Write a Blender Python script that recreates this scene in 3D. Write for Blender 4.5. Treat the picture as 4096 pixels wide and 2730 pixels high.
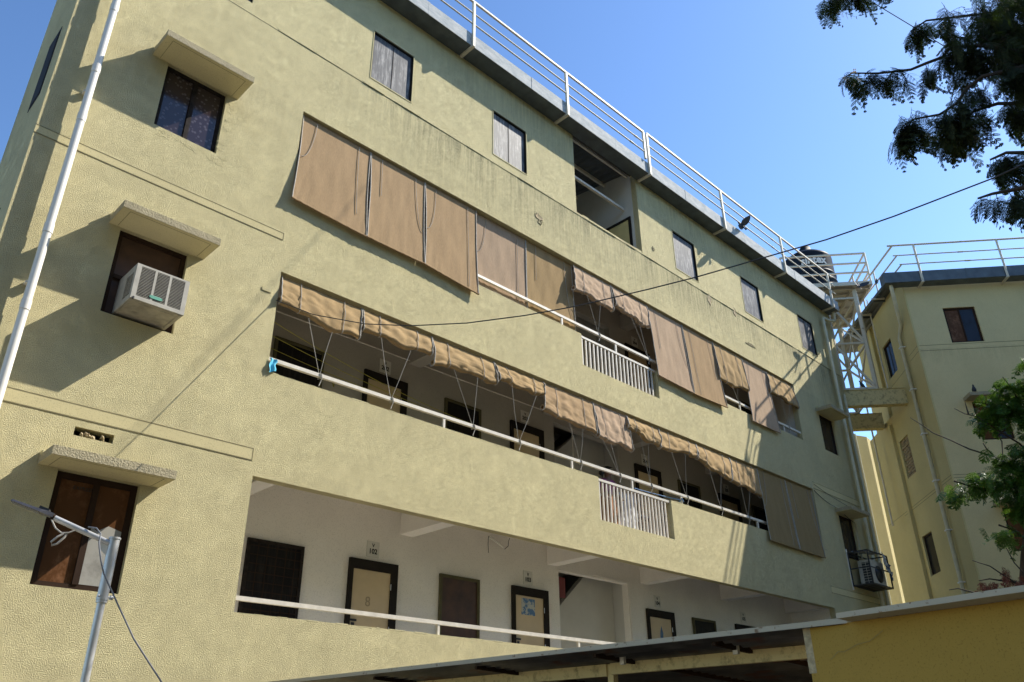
import bpy, math, random
import numpy as np
from mathutils import Vector, Matrix
R = math.radians
rnd = random.Random(7)
for o in list(bpy.data.objects): bpy.data.objects.remove(o)
SC = bpy.context.scene
COL = SC.collection
# ------------------------------------------------------------------ camera
cam = bpy.data.cameras.new("camera"); cam.lens = 28.666; cam.sensor_width = 36; cam.clip_start = .05; cam.clip_end = 3000
camo = bpy.data.objects.new("camera", cam); COL.objects.link(camo)
camo.matrix_world = Matrix.Translation((0, -9.3, 1.6)) @ Matrix.Rotation(R(-44.698), 4, 'Z') @ Matrix.Rotation(R(116.965), 4, 'X') @ Matrix.Rotation(R(-.615), 4, 'Z')
SC.camera = camo
# ------------------------------------------------------------------ sky + sun (sun direction from the shadow of the air conditioner)
SUN = Vector((1.0, -.47, 1.15)).normalized()
el = math.asin(SUN.z); rot = math.atan2(SUN.x, SUN.y)
w = bpy.data.worlds.new("World"); SC.world = w; w.use_nodes = True
nt = w.node_tree; bg = nt.nodes['Background']
sky = nt.nodes.new('ShaderNodeTexSky'); sky.sky_type = 'NISHITA'; sky.sun_disc = False
sky.sun_elevation = el; sky.sun_rotation = rot; sky.altitude = 0; sky.air_density = 1.15; sky.dust_density = .35; sky.ozone_density = 3.2
gm = nt.nodes.new('ShaderNodeGamma'); gm.inputs[1].default_value = 1.32; tn = nt.nodes.new('ShaderNodeMix'); tn.data_type = 'RGBA'; tn.blend_type = 'MULTIPLY'; tn.inputs[0].default_value = 1; tn.inputs[7].default_value = (1.0, 1.02, 1, 1); nt.links.new(sky.outputs[0], gm.inputs[0]); nt.links.new(gm.outputs[0], tn.inputs[6]); nt.links.new(tn.outputs[2], bg.inputs[0]); bg.inputs[1].default_value = .090
sl = bpy.data.lights.new("sun", 'SUN'); sl.energy = 5.0; sl.angle = R(.42); sl.color = (1, .94, .83)
so = bpy.data.objects.new("sun", sl); COL.objects.link(so); so.rotation_euler = SUN.to_track_quat('Z', 'Y').to_euler(); so.location = (20, -20, 30)
SC.view_settings.view_transform = 'Standard'; SC.view_settings.look = 'None'; SC.view_settings.gamma = 1
SC.view_settings.exposure = 0.74
SC.render.engine = 'CYCLES'
# ------------------------------------------------------------------ materials
def newmat(name):
    m = bpy.data.materials.new(name); m.use_nodes = True
    return m, m.node_tree, m.node_tree.nodes['Principled BSDF']
def N(t, typ, **k):
    n = t.nodes.new(typ)
    for a, b in k.items():
        if a.startswith('i_'): n.inputs[a[2:].replace('_', ' ')].default_value = b
        else: setattr(n, a, b)
    return n
def ramp(t, src, stops):
    r = t.nodes.new('ShaderNodeValToRGB'); e = r.color_ramp.elements
    while len(e) < len(stops): e.new(.5)
    for q, (p, c) in zip(e, stops):
        q.position = p; q.color = (c, c, c, 1) if not hasattr(c, '__len__') else (*c, 1)
    t.links.new(src, r.inputs[0]); return r.outputs[0]
def mix(t, a, b, f, mode='MIX'):
    n = t.nodes.new('ShaderNodeMix'); n.data_type = 'RGBA'; n.blend_type = mode
    for s, v in ((6, a), (7, b)):
        if hasattr(v, 'is_linked') or hasattr(v, 'links'): t.links.new(v, n.inputs[s])
        else: n.inputs[s].default_value = (*v, 1)
    if hasattr(f, 'links'): t.links.new(f, n.inputs[0])
    else: n.inputs[0].default_value = f
    return n.outputs[2]
def math_(t, op, a, b=0, clamp=False):
    n = t.nodes.new('ShaderNodeMath'); n.operation = op; n.use_clamp = clamp
    for i, v in enumerate((a, b)):
        if hasattr(v, 'links'): t.links.new(v, n.inputs[i])
        else: n.inputs[i].default_value = v
    return n.outputs[0]
def pos(t, scale=(1, 1, 1)):
    g = t.nodes.new('ShaderNodeNewGeometry'); m = t.nodes.new('ShaderNodeMapping'); m.inputs['Scale'].default_value = scale
    t.links.new(g.outputs['Position'], m.inputs['Vector']); return m.outputs[0]
def noise(t, vec, scale, detail=4, rough=.55):
    n = t.nodes.new('ShaderNodeTexNoise'); n.inputs['Scale'].default_value = scale; n.inputs['Detail'].default_value = detail
    n.inputs['Roughness'].default_value = rough; t.links.new(vec, n.inputs['Vector']); return n.outputs['Fac']
def bump(t, b, h, strength, dist):
    n = t.nodes.new('ShaderNodeBump'); n.inputs['Strength'].default_value = strength; n.inputs['Distance'].default_value = dist
    t.links.new(h, n.inputs['Height']); t.links.new(n.outputs[0], b.inputs['Normal'])
def plain(name, col, rough=.6, metal=0, var=.15, vs=6, spec=None, bmp=0, bs=60):
    m, t, b = newmat(name); p = pos(t)
    f = noise(t, p, vs, 5)
    c = mix(t, tuple(x * (1 - var) for x in col), tuple(min(1, x * (1 + var)) for x in col), ramp(t, f, [(.3, 0), (.7, 1)]))
    t.links.new(c, b.inputs['Base Color']); b.inputs['Roughness'].default_value = rough; b.inputs['Metallic'].default_value = metal
    if spec is not None: b.inputs['Specular IOR Level'].default_value = spec
    if bmp: bump(t, b, noise(t, p, bs, 3), bmp, .01)
    return m
def stucco(name, col, dirt, stain, grain=.9, zbands=(), gscale=88):
    m, t, b = newmat(name); p = pos(t)
    big = noise(t, p, .8, 5, .6); mid = noise(t, p, 7, 5, .65)
    g1 = noise(t, p, gscale, 3, .55)
    vor = N(t, 'ShaderNodeTexVoronoi', feature='SMOOTH_F1'); vor.inputs['Scale'].default_value = gscale * 1.15
    pw = t.nodes.new('ShaderNodeVectorMath'); pw.operation = 'ADD'; nz = t.nodes.new('ShaderNodeTexNoise'); nz.inputs['Scale'].default_value = 30
    t.links.new(p, nz.inputs['Vector']); sc = t.nodes.new('ShaderNodeVectorMath'); sc.operation = 'SCALE'; sc.inputs['Scale'].default_value = .05
    t.links.new(nz.outputs['Color'], sc.inputs[0]); t.links.new(p, pw.inputs[0]); t.links.new(sc.outputs[0], pw.inputs[1]); t.links.new(pw.outputs[0], vor.inputs['Vector'])
    g2 = noise(t, p, gscale * 2.1, 2, .5); h = math_(t, 'ADD', math_(t, 'ADD', ramp(t, g1, [(.42, 0), (.66, 1)]), math_(t, 'MULTIPLY', ramp(t, g2, [(.45, 0), (.7, 1)]), .7)), math_(t, 'MULTIPLY', vor.outputs['Distance'], .35))
    c = mix(t, col, tuple(x * .88 for x in col), ramp(t, big, [(.35, 0), (.7, 1)]))
    c = mix(t, c, dirt, math_(t, 'MULTIPLY', ramp(t, mid, [(.48, 0), (.75, 1)]), .22))
    c = mix(t, c, tuple(x * .62 for x in dirt), math_(t, 'MULTIPLY', ramp(t, g1, [(.30, 1), (.44, 0)]), .6))
    # algae streaks running down from ledges
    if zbands:
        st = noise(t, pos(t, (9, 1, .55)), 1.6, 5, .7); sep = t.nodes.new('ShaderNodeSeparateXYZ'); g = t.nodes.new('ShaderNodeNewGeometry'); t.links.new(g.outputs['Position'], sep.inputs[0])
        patch = noise(t, pos(t, (1, 1, .8)), 1.1, 4, .6)
        for (zt, zl, amt, x0) in zbands:
            f = math_(t, 'MULTIPLY', math_(t, 'SUBTRACT', sep.outputs[2], zt - zl), 1 / zl, True)
            ab = math_(t, 'LESS_THAN', sep.outputs[2], zt)
            fx = math_(t, 'MULTIPLY', math_(t, 'SUBTRACT', sep.outputs[0], x0), .35, True)
            f = math_(t, 'MULTIPLY', math_(t, 'MULTIPLY', f, ab), fx)
            s = math_(t, 'MULTIPLY', ramp(t, st, [(.38, .1), (.58, 1)]), ramp(t, patch, [(.32, .3), (.55, 1)]))
            sp = math_(t, 'MULTIPLY', math_(t, 'MULTIPLY', f, s), amt, True)
            sp = math_(t, 'MULTIPLY', sp, ramp(t, noise(t, p, 28, 4, .75), [(.40, 1), (.62, .45)]))
            c = mix(t, c, stain, sp)
    t.links.new(c, b.inputs['Base Color']); b.inputs['Roughness'].default_value = .92; b.inputs['Specular IOR Level'].default_value = .2
    n_ = t.nodes.new('ShaderNodeBump'); n_.inputs['Distance'].default_value = .0145; t.links.new(h, n_.inputs['Height']); t.links.new(n_.outputs[0], b.inputs['Normal'])
    t.links.new(math_(t, 'MULTIPLY', ramp(t, noise(t, p, 4.5, 3, .6), [(.3, .8), (.65, 1)]), grain), n_.inputs['Strength'])
    return m
M = {}
M['facade'] = stucco('facade_stucco', (.87, .77, .44), (.60, .54, .32), (.115, .115, .075), 1.0, ((12.05, 1.5, .75, 4.5), (14.4, 2.3, .4, 6), (10.74, 1.6, .15, -3)))
M['band'] = stucco('band_smooth', (.62, .54, .30), (.48, .42, .24), (.3, .28, .17), .12)
M['groove'] = plain('groove', (.22, .19, .10), .95)  # grooves are dark strips, their shade and dirt put into the colour
M['canopy'] = stucco('canopy_concrete', (.52, .455, .30), (.20, .18, .12), (.1, .1, .07), .9, (), 60)
M['canopy_under'] = stucco('canopy_paint', (.70, .62, .36), (.55, .48, .28), (.3, .28, .17), .2)
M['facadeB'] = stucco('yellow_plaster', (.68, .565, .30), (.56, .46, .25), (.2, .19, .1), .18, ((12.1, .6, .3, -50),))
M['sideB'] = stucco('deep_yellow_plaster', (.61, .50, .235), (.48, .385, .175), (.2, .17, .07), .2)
M['forewall'] = stucco('ochre_paint', (.40, .255, .055), (.32, .205, .046), (.2, .17, .07), .12)
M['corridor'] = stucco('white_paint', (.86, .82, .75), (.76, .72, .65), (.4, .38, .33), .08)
M['corridor_shaded'] = stucco('shade_darkened_paint', (.46, .43, .38), (.36, .33, .29), (.3, .28, .25), .08)  # same white paint, with the upper corridors' shade put into the colour
M['white_in'] = plain('white_plaster', (.55, .54, .50), .9, var=.05, vs=3)
M['cream_metal'] = plain('cream_painted_steel', (.66, .61, .52), .45, var=.12, vs=9)
M['rust_cream'] = None
m, t, b = newmat('weathered_cream_steel'); p = pos(t)
c = mix(t, (.60, .54, .43), (.20, .10, .05), ramp(t, noise(t, p, 5, 6, .75), [(.60, 0), (.70, 1)])); c = mix(t, c, (.5, .46, .38), ramp(t, noise(t, p, 20, 3), [(.4, 0), (.7, .5)]))
t.links.new(c, b.inputs['Base Color']); b.inputs['Roughness'].default_value = .55; M['rust_cream'] = m
m, t, b = newmat('galvanised_gutter'); p = pos(t)
c = mix(t, (.30, .33, .34), (.50, .50, .485), ramp(t, noise(t, pos(t, (1.2, 1, 3)), 3, 6, .7), [(.35, 0), (.65, 1)]))
c = mix(t, c, (.30, .20, .12), ramp(t, noise(t, pos(t, (7, 1, .6)), 1.5, 4, .7), [(.68, 0), (.76, .55)]))
t.links.new(c, b.inputs['Base Color']); b.inputs['Roughness'].default_value = .8; b.inputs['Specular IOR Level'].default_value = .2; M['gutter'] = m
M['gutterB'] = plain('dark_gutter', (.10, .115, .125), .5, .3, .25, 4)
M['roofsheet'] = plain('roof_sheet', (.12, .13, .14), .5, .4, .2, 2)
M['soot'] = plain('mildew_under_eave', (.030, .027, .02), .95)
M['frame'] = plain('dark_window_frame', (.025, .02, .018), .7, 0, .4, 14, .08)
M['frame_brown'] = plain('brown_frame', (.035, .02, .013), .75, spec=.1)
M['frame_olive'] = plain('olive_frame', (.10, .09, .05), .75, spec=.1)
M['door_frame'] = plain('black_door_frame', (.022, .018, .015), .75, spec=.1)
M['door'] = plain('beige_door', (.58, .45, .27), .6, var=.07, vs=3)
M['door_yellow'] = plain('yellow_door', (.62, .52, .24), .6, var=.05)
M['redpanel'] = plain('dark_red', (.16, .02, .02), .6)
M['pvc'] = plain('pvc_pipe', (.78, .75, .68), .35, var=.06, vs=3)
M['pvc_yellow'] = plain('painted_pipe', (.58, .53, .36), .5, var=.12, vs=5)
M['grey_cord'] = plain('grey_cord', (.38, .36, .32), .8)
M['yellow_cord'] = plain('yellow_rope', (.42, .38, .06), .8)
M['blue_cord'] = plain('blue_rope', (.12, .25, .5), .8)
M['piping'] = plain('grey_piping', (.42, .39, .34), .8, var=.2, vs=20)
M['black_cable'] = plain('black_cable', (.02, .022, .025), .6)
M['grey_cable'] = plain('grey_cable', (.13, .14, .16), .6)
M['plate'] = plain('number_plate', (.66, .64, .58), .6, var=.05)
M['ink'] = plain('black_lettering', (.02, .02, .02), .7, var=0)
M['pencil'] = plain('pencil_mark', (.36, .28, .17), .8, var=.1)
M['galv'] = plain('galvanised_pole', (.50, .50, .50), .42, .45, .18, 7)
M['lamp_dark'] = plain('dark_grey_casting', (.05, .052, .065), .5, .3)
M['led'] = plain('led_lens', (.35, .35, .36), .3)
M['ac'] = plain('air_conditioner_white', (.42, .395, .335), .45, var=.14, vs=9)
M['ac_under'] = plain('grimy_sheet_metal', (.40, .37, .31), .5, .2, .3, 8)
M['ac_dark'] = plain('condenser_fins', (.03, .032, .034), .5, .3)
M['green_badge'] = plain('green_badge', (.10, .36, .26), .5)
M['plywood'] = plain('dark_plywood', (.06, .027, .014), .6, var=.35, vs=5)
M['black_steel'] = plain('black_steel', (.015, .015, .018), .5)
M['tank'] = plain('black_tank_plastic', (.012, .018, .028), .5, 0, .2, 2, .04)
M['tank_text'] = plain('tank_lettering', (.62, .62, .60), .6)
M['bark'] = plain('bark', (.035, .026, .02), .9, var=.4, vs=12, bmp=.6)
M['pigeon'] = plain('pigeon_feathers', (.035, .038, .048), .7, var=.3, vs=40)
M['blue_cloth'] = plain('blue_cloth', (.10, .50, .72), .8, var=.1)
M['tarp_blue'] = plain('blue_tarpaulin', (.03, .09, .20), .5, var=.4, vs=12)
M['tarp_grey'] = plain('grey_tarpaulin', (.34, .36, .36), .45, var=.45, vs=16, bmp=.8)
M['skin'] = plain('skin', (.16, .08, .05), .6)
M['hair'] = plain('black_hair', (.008, .007, .007), .5)
M['pink'] = plain('magenta_blouse', (.30, .05, .22), .8)
M['orange'] = plain('orange_brown_skirt', (.33, .12, .025), .8, var=.25, vs=18)
M['white_cloth'] = plain('white_sheet', (.6, .62, .66), .85, bmp=.4, bs=9)
M['deadleaf'] = plain('dead_leaf', (.16, .05, .03), .8, var=.4, vs=30)
M['flower'] = plain('yellow_flower', (.8, .5, .03), .8)
M['ground'] = plain('concrete_ground', (.24, .21, .17), .9, var=.2, vs=.6)
M['low_bounce_ground'] = plain('low_bounce_ground', (.045, .042, .038), .95, var=.2, vs=.8)
M['brick'] = plain('brick', (.30, .22, .12), .95, var=.3, vs=9, bmp=.6)
M['rubble'] = plain('rubble', (.40, .32, .19), .95, var=.35, vs=25, bmp=.8)
M['coping'] = None
m, t, b = newmat('chipped_coping'); p = pos(t)
c = mix(t, (.40, .36, .27), (.18, .12, .07), ramp(t, noise(t, p, 16, 5, .7), [(.60, 0), (.66, 1)])); t.links.new(c, b.inputs['Base Color']); b.inputs['Roughness'].default_value = .8; M['coping'] = m
m, t, b = newmat('grimy_beam'); p = pos(t)
c = mix(t, (.60, .49, .24), (.10, .07, .035), ramp(t, noise(t, p, 9, 6, .75), [(.50, 0), (.72, .85)])); t.links.new(c, b.inputs['Base Color']); b.inputs['Roughness'].default_value = .85; bump(t, b, noise(t, p, 40, 3), .3, .01); M['beam'] = m
m, t, b = newmat('shed_sheet'); p = pos(t)
c = mix(t, (.085, .08, .075), (.20, .19, .17), ramp(t, noise(t, p, 3, 5), [(.4, 0), (.7, 1)])); c = mix(t, c, (.14, .05, .025), ramp(t, noise(t, p, 2.2, 3), [(.58, 0), (.66, .8)]))
t.links.new(c, b.inputs['Base Color']); b.inputs['Roughness'].default_value = .45; b.inputs['Metallic'].default_value = .4; M['shed_sheet'] = m
def cloth(name, col, green=0):
    m, t, b = newmat(name); p = pos(t)
    weave = noise(t, pos(t, (30, 30, 3)), 5, 3, .6); big = noise(t, pos(t, (3, 1, .6)), 2, 4)
    c = mix(t, col, tuple(x * .78 for x in col), ramp(t, big, [(.3, 0), (.7, 1)])); c = mix(t, c, tuple(x * 1.25 for x in col), math_(t, 'MULTIPLY', ramp(t, weave, [(.4, 0), (.7, 1)]), .5))
    t.links.new(c, b.inputs['Base Color']); b.inputs['Roughness'].default_value = .95; b.inputs['Specular IOR Level'].default_value = .1
    tr = t.nodes.new('ShaderNodeBsdfTranslucent'); t.links.new(c, tr.inputs[0]); ms = t.nodes.new('ShaderNodeMixShader'); ms.inputs[0].default_value = .14
    t.links.new(b.outputs[0], ms.inputs[1]); t.links.new(tr.outputs[0], ms.inputs[2]); t.links.new(ms.outputs[0], t.nodes['Material Output'].inputs[0])
    bump(t, b, noise(t, p, 55, 3), .25, .004); return m
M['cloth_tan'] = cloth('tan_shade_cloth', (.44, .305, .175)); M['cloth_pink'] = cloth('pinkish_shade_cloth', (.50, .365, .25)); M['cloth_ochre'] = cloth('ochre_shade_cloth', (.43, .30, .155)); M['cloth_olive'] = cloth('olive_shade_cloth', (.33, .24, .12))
def leafmat(name, a, bb, tr=.3, rough=.45):
    m, t, b = newmat(name); p = pos(t)
    c = mix(t, a, bb, ramp(t, noise(t, p, 3.5, 4, .6), [(.35, 0), (.65, 1)])); t.links.new(c, b.inputs['Base Color']); b.inputs['Roughness'].default_value = rough
    x = t.nodes.new('ShaderNodeBsdfTranslucent'); t.links.new(mix(t, c, (.20, .35, .03), .4), x.inputs[0]); ms = t.nodes.new('ShaderNodeMixShader'); ms.inputs[0].default_value = tr
    t.links.new(b.outputs[0], ms.inputs[1]); t.links.new(x.outputs[0], ms.inputs[2]); t.links.new(ms.outputs[0], t.nodes['Material Output'].inputs[0]); return m
M['leaf_dark'] = leafmat('feathery_leaf', (.006, .014, .003), (.014, .028, .005), .08, .9)
M['leaf_green'] = leafmat('glossy_leaf', (.022, .075, .010), (.055, .14, .014), .25, .5)
# glass: dirty dark panes
def pane(name, dark, streak, amt, sx=22, rough=.12):
    m, t, b = newmat(name)
    f = math_(t, 'MULTIPLY', ramp(t, noise(t, pos(t, (sx, sx, 2.2)), 1, 6, .75), [(.46, 0), (.62, 1)]), ramp(t, noise(t, pos(t), 3.2, 4, .6), [(.4, .15), (.6, 1)]))
    c = mix(t, dark, streak, math_(t, 'MULTIPLY', f, amt)); t.links.new(c, b.inputs['Base Color'])
    b.inputs['Roughness'].default_value = rough; b.inputs['Specular IOR Level'].default_value = .08; return m
M['pane_dirty'] = pane('dirty_corrugated_pane', (.075, .08, .09), (.40, .385, .37), .9, 22, .55); M['pane_dirty'].node_tree.nodes['Principled BSDF'].inputs['Specular IOR Level'].default_value = .15
M['pane_dark'] = pane('dark_pane', (.018, .017, .018), (.05, .045, .04), .5)
M['pane_brown'] = pane('papered_pane', (.10, .045, .02), (.26, .13, .07), .7, 3, .12)
M['pane_news'] = pane('newspaper_pane', (.34, .33, .30), (.18, .17, .15), .8, 3, .12)
M['pane_blue'] = pane('blue_reflecting_pane', (.035, .045, .065), (.02, .02, .02), .4, 2, .06)
m, t, b = newmat('dotted_curtain'); v = N(t, 'ShaderNodeTexVoronoi'); v.inputs['Scale'].default_value = 17; t.links.new(pos(t), v.inputs['Vector'])
c = mix(t, (.09, .075, .085), (.035, .024, .028), ramp(t, v.outputs['Distance'], [(.30, 0), (.36, 1)])); t.links.new(c, b.inputs['Base Color']); b.inputs['Roughness'].default_value = .12; M['curtain'] = m
m, t, b = newmat('faded_poster'); c = mix(t, (.45, .45, .40), (.07, .16, .30), ramp(t, noise(t, pos(t), 14, 4, .6), [(.45, 0), (.52, 1)])); t.links.new(c, b.inputs['Base Color']); M['poster'] = m
# ------------------------------------------------------------------ mesh helpers
class MB:
    def __init__(s): s.v = []; s.f = []; s.sm = []
    def add(s, vs, fs, smooth=False):
        o = len(s.v); s.v += [tuple(x) for x in vs]; s.f += [tuple(i + o for i in f) for f in fs]; s.sm += [smooth] * len(fs); return s
    def box(s, x0, x1, y0, y1, z0, z1, m=None):
        vs = [Vector((x, y, z)) for z in (z0, z1) for y in (y0, y1) for x in (x0, x1)]
        if m is not None: vs = [m @ q for q in vs]
        return s.add(vs, [(0, 2, 3, 1), (4, 5, 7, 6), (0, 1, 5, 4), (2, 6, 7, 3), (0, 4, 6, 2), (1, 3, 7, 5)])
    def tube(s, pts, r, n=8, cap=True):
        pts = [Vector(p) for p in pts]; k = len(pts); rs = r if hasattr(r, '__len__') else [r] * k
        up = None; rings = []
        for i, p in enumerate(pts):
            d = (pts[min(i + 1, k - 1)] - pts[max(i - 1, 0)]).normalized()
            if up is None: up = Vector((0, 0, 1)) if abs(d.z) < .9 else Vector((1, 0, 0))
            a = d.cross(up).normalized(); bb = a.cross(d).normalized(); up = bb
            rings.append([p + (a * math.cos(2 * math.pi * j / n) + bb * math.sin(2 * math.pi * j / n)) * rs[i] for j in range(n)])
        vs = [q for rg in rings for q in rg]
        fs = [(i * n + j, i * n + (j + 1) % n, (i + 1) * n + (j + 1) % n, (i + 1) * n + j) for i in range(k - 1) for j in range(n)]
        s.add(vs, fs, n > 4)
        if cap: s.add(rings[0], [tuple(range(n))[::-1]]); s.add(rings[-1], [tuple(range(n))])
        return s
    def bar(s, a, b, wd, ht=None):          # square bar between two points
        a = Vector(a); b = Vector(b); ht = ht or wd; d = (b - a).normalized()
        up = Vector((0, 0, 1)) if abs(d.z) < .95 else Vector((0, 1, 0))
        x = d.cross(up).normalized() * wd / 2; y = x.cross(d).normalized() * ht / 2
        vs = [a - x - y, a + x - y, a + x + y, a - x + y, b - x - y, b + x - y, b + x + y, b - x + y]
        return s.add(vs, [(0, 3, 2, 1), (4, 5, 6, 7), (0, 1, 5, 4), (1, 2, 6, 5), (2, 3, 7, 6), (3, 0, 4, 7)])
    def lathe(s, prof, c=(0, 0, 0), n=32):
        vs = [(c[0] + r * math.cos(2 * math.pi * j / n), c[1] + r * math.sin(2 * math.pi * j / n), c[2] + z) for r, z in prof for j in range(n)]
        return s.add(vs, [(i * n + j, i * n + (j + 1) % n, (i + 1) * n + (j + 1) % n, (i + 1) * n + j) for i in range(len(prof) - 1) for j in range(n)], True)
    def build(s, name, mat, parent=None, m=None):
        me = bpy.data.meshes.new(name); off = Vector(parent.get('_b', (0, 0, 0))) if parent else Vector((0, 0, 0))
        me.from_pydata([((m @ Vector(v)) if m is not None else Vector(v)) - off for v in s.v], [], s.f)
        me.polygons.foreach_set('use_smooth', s.sm); me.update(); me.materials.append(M[mat] if isinstance(mat, str) else mat)
        o = bpy.data.objects.new(name, me); COL.objects.link(o)
        if parent: o.parent = parent; o['_b'] = tuple(off)
        return o
def tag(o, label, cat, group=None, kind=None):
    if label: o['label'] = label
    if cat: o['category'] = cat
    if group: o['group'] = group
    if kind: o['kind'] = kind
    return o
def thing(name, loc, label, cat, group=None):
    o = bpy.data.objects.new(name, None); o.empty_display_size = .2; COL.objects.link(o); o.location = loc; o['_b'] = tuple(loc)
    return tag(o, label, cat, group)
def B1(x0, x1, y0, y1, z0, z1): return MB().box(x0, x1, y0, y1, z0, z1)
def grid_wall(x0, x1, z0, z1, y0, y1, holes, m=None):
    xs = sorted({x0, x1, *[h[0] for h in holes], *[h[1] for h in holes]}); zs = sorted({z0, z1, *[h[2] for h in holes], *[h[3] for h in holes]})
    xs = [x for x in xs if x0 <= x <= x1]; zs = [z for z in zs if z0 <= z <= z1]
    nx, nz = len(xs) - 1, len(zs) - 1
    def solid(i, j):
        if i < 0 or j < 0 or i >= nx or j >= nz: return False
        cx = (xs[i] + xs[i + 1]) / 2; cz = (zs[j] + zs[j + 1]) / 2
        return not any(h[0] < cx < h[1] and h[2] < cz < h[3] for h in holes)
    b = MB()
    for i in range(nx):
        for j in range(nz):
            if not solid(i, j): continue
            a, c, d, e = xs[i], xs[i + 1], zs[j], zs[j + 1]
            q = lambda *v: b.add([(m @ Vector(x)) if m is not None else x for x in v], [(0, 1, 2, 3)])
            q((a, y0, d), (c, y0, d), (c, y0, e), (a, y0, e)); q((c, y1, d), (a, y1, d), (a, y1, e), (c, y1, e))
            if not solid(i - 1, j): q((a, y1, d), (a, y0, d), (a, y0, e), (a, y1, e))
            if not solid(i + 1, j): q((c, y0, d), (c, y1, d), (c, y1, e), (c, y0, e))
            if not solid(i, j - 1): q((a, y1, d), (c, y1, d), (c, y0, d), (a, y0, d))
            if not solid(i, j + 1): q((a, y0, e), (c, y0, e), (c, y1, e), (a, y1, e))
    return b
def text(body, size, mat, parent, mtx, name='lettering', ext=.0015, bold=0):
    cu = bpy.data.curves.new(name, 'FONT'); cu.body = body; cu.size = size; cu.align_x = 'CENTER'; cu.align_y = 'CENTER'; cu.extrude = ext; cu.offset = bold
    tmp = bpy.data.objects.new(name, cu); COL.objects.link(tmp); bpy.context.view_layer.update()
    me = bpy.data.meshes.new_from_object(tmp.evaluated_get(bpy.context.evaluated_depsgraph_get())); bpy.data.objects.remove(tmp); bpy.data.curves.remove(cu)
    off = Vector(parent.get('_b', (0, 0, 0)))
    me.transform(Matrix.Translation(-off) @ mtx); me.materials.clear(); me.materials.append(M[mat]); me.name = name
    o = bpy.data.objects.new(name, me); COL.objects.link(o); o.parent = parent; o['_b'] = tuple(off); return o
FX = Matrix.Rotation(R(90), 4, 'X')
def sag(a, b, s, n=14):
    a = Vector(a); b = Vector(b)
    return [a.lerp(b, i / n) - Vector((0, 0, s * 4 * (i / n) * (1 - i / n))) for i in range(n + 1)]
# ------------------------------------------------------------------ ground
g = MB().add([(-400, -400, 0), (400, -400, 0), (400, 400, 0), (-400, 400, 0)], [(0, 1, 2, 3)]).build('ground', 'low_bounce_ground'); g['kind'] = 'structure'  # unseen ground kept dark to cut light bouncing into the corridors
g = MB().add([(-14, -15.8, .004), (4.2, -15.8, .004), (4.2, 0, .004), (-14, 0, .004)], [(0, 1, 2, 3)]).build('bounce_slab', 'ground'); g['kind'] = 'structure'  # added unseen paler slab, bounces more light up at the left
# ================================================================== BUILDING A
A = thing('apartment_building', (1.24, 0, 0), 'long pale yellow stucco apartment block with open corridors, ribbon openings and roof railing', 'building')
LW = [(2.51, 3.39, 9.18, 10.28), (2.43, 3.30, 6.29, 7.46), (2.41, 3.28, 3.17, 4.36)]
TW = [(2.58, 3.50, 12.27, 13.4), (5.77, 6.67, 12.27, 13.4), (8.73, 9.68, 12.27, 13.4), (14.92, 15.88, 12.27, 13.4), (18.1, 19.05, 12.27, 13.4), (21.28, 22.2, 12.27, 13.4)]
RW = [(21.47, 22.35, 9.14, 10.23), (21.49, 22.35, 6.17, 7.32)]
OPEN = [(4.61, 20.26, 3.12, 4.76), (4.61, 20.24, 6.20, 7.76), (4.61, 20.20, 9.10, 10.74), (11.42, 13.70, 5.40, 6.20), (11.15, 13.66, 8.42, 9.10), (11.22, 13.54, 12.07, 14.45)]
HOLE = (2.47, 2.89, 4.76, 4.86)
grid_wall(1.24, 23.62, 0, 14.42, 0, .15, LW + TW + RW + OPEN + [HOLE]).build('facade_wall', 'facade', A)
# chipped lips along the openings
lip = MB()
for (a, c, z, up) in ((4.61, 11.0, 9.10, 0), (4.61, 11.3, 6.20, 0), (13.8, 20.2, 6.2, 0), (4.61, 20.2, 3.12, 0), (13.7, 20.2, 9.1, 0)):
    x = a
    while x < c:
        l = rnd.uniform(.05, .35); h = rnd.uniform(.001, .008); 
        if rnd.random() < .6: lip.box(x, x + l, -.002, .05, z - .008, z + h)
        x += l + rnd.uniform(.02, .3)
lip.build('plaster_lip', 'canopy_under', A)
# side, end and back walls
B1(1.24, 1.40, .15, 1.9, 0, 14.42).build('side_wall', 'facade', A)
B1(1.40, 4.45, 1.75, 1.9, 0, 14.42).build('back_wall', 'corridor', A)
B1(4.45, 4.60, .152, 7.1, 0, 14.42).build('end_wall', 'corridor', A)
B1(20.27, 20.42, .152, 1.2, 0, 11.2).build('end_wall', 'corridor', A)
B1(23.47, 23.62, .152, 7.1, 0, 14.42).build('side_wall', 'facade', A)
B1(4.6, 23.47, 6.95, 7.1, 0, 14.42).build('back_wall', 'facade', A)
ST = (11.55, 13.62)
grid_wall(4.6, 23.47, 0, 5.12, 1.2, 1.35, [(ST[0], ST[1], 2.25, 4.70)]).build('corridor_wall', 'corridor', A)
grid_wall(4.6, 23.47, 5.12, 11.19, 1.2, 1.35, [(ST[0], ST[1], 5.30, 7.66), (ST[0], ST[1], 8.30, 10.6)]).build('corridor_wall', 'corridor_shaded', A)
for z0, z1 in ((2.05, 2.25), (5.12, 5.30), (8.12, 8.30), (11.2, 11.36)):
    B1(4.602, 23.468, .152, 6.948, z0, z1).build('floor_slab', 'corridor' if z0 < 6 else 'corridor_shaded', A)
    B1(1.402, 4.448, .152, 1.748, z0, z1).build('floor_slab', 'corridor', A)
for z in (4.76, 7.77, 10.74):
    for x in (4.75, 7.83, 11.24, 14.06, 17.06, 20.0):
        B1(x, x + .26, .152, 1.198, z, z + .36).build('ceiling_beam', 'corridor' if z < 6 else 'corridor_shaded', A)
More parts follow.
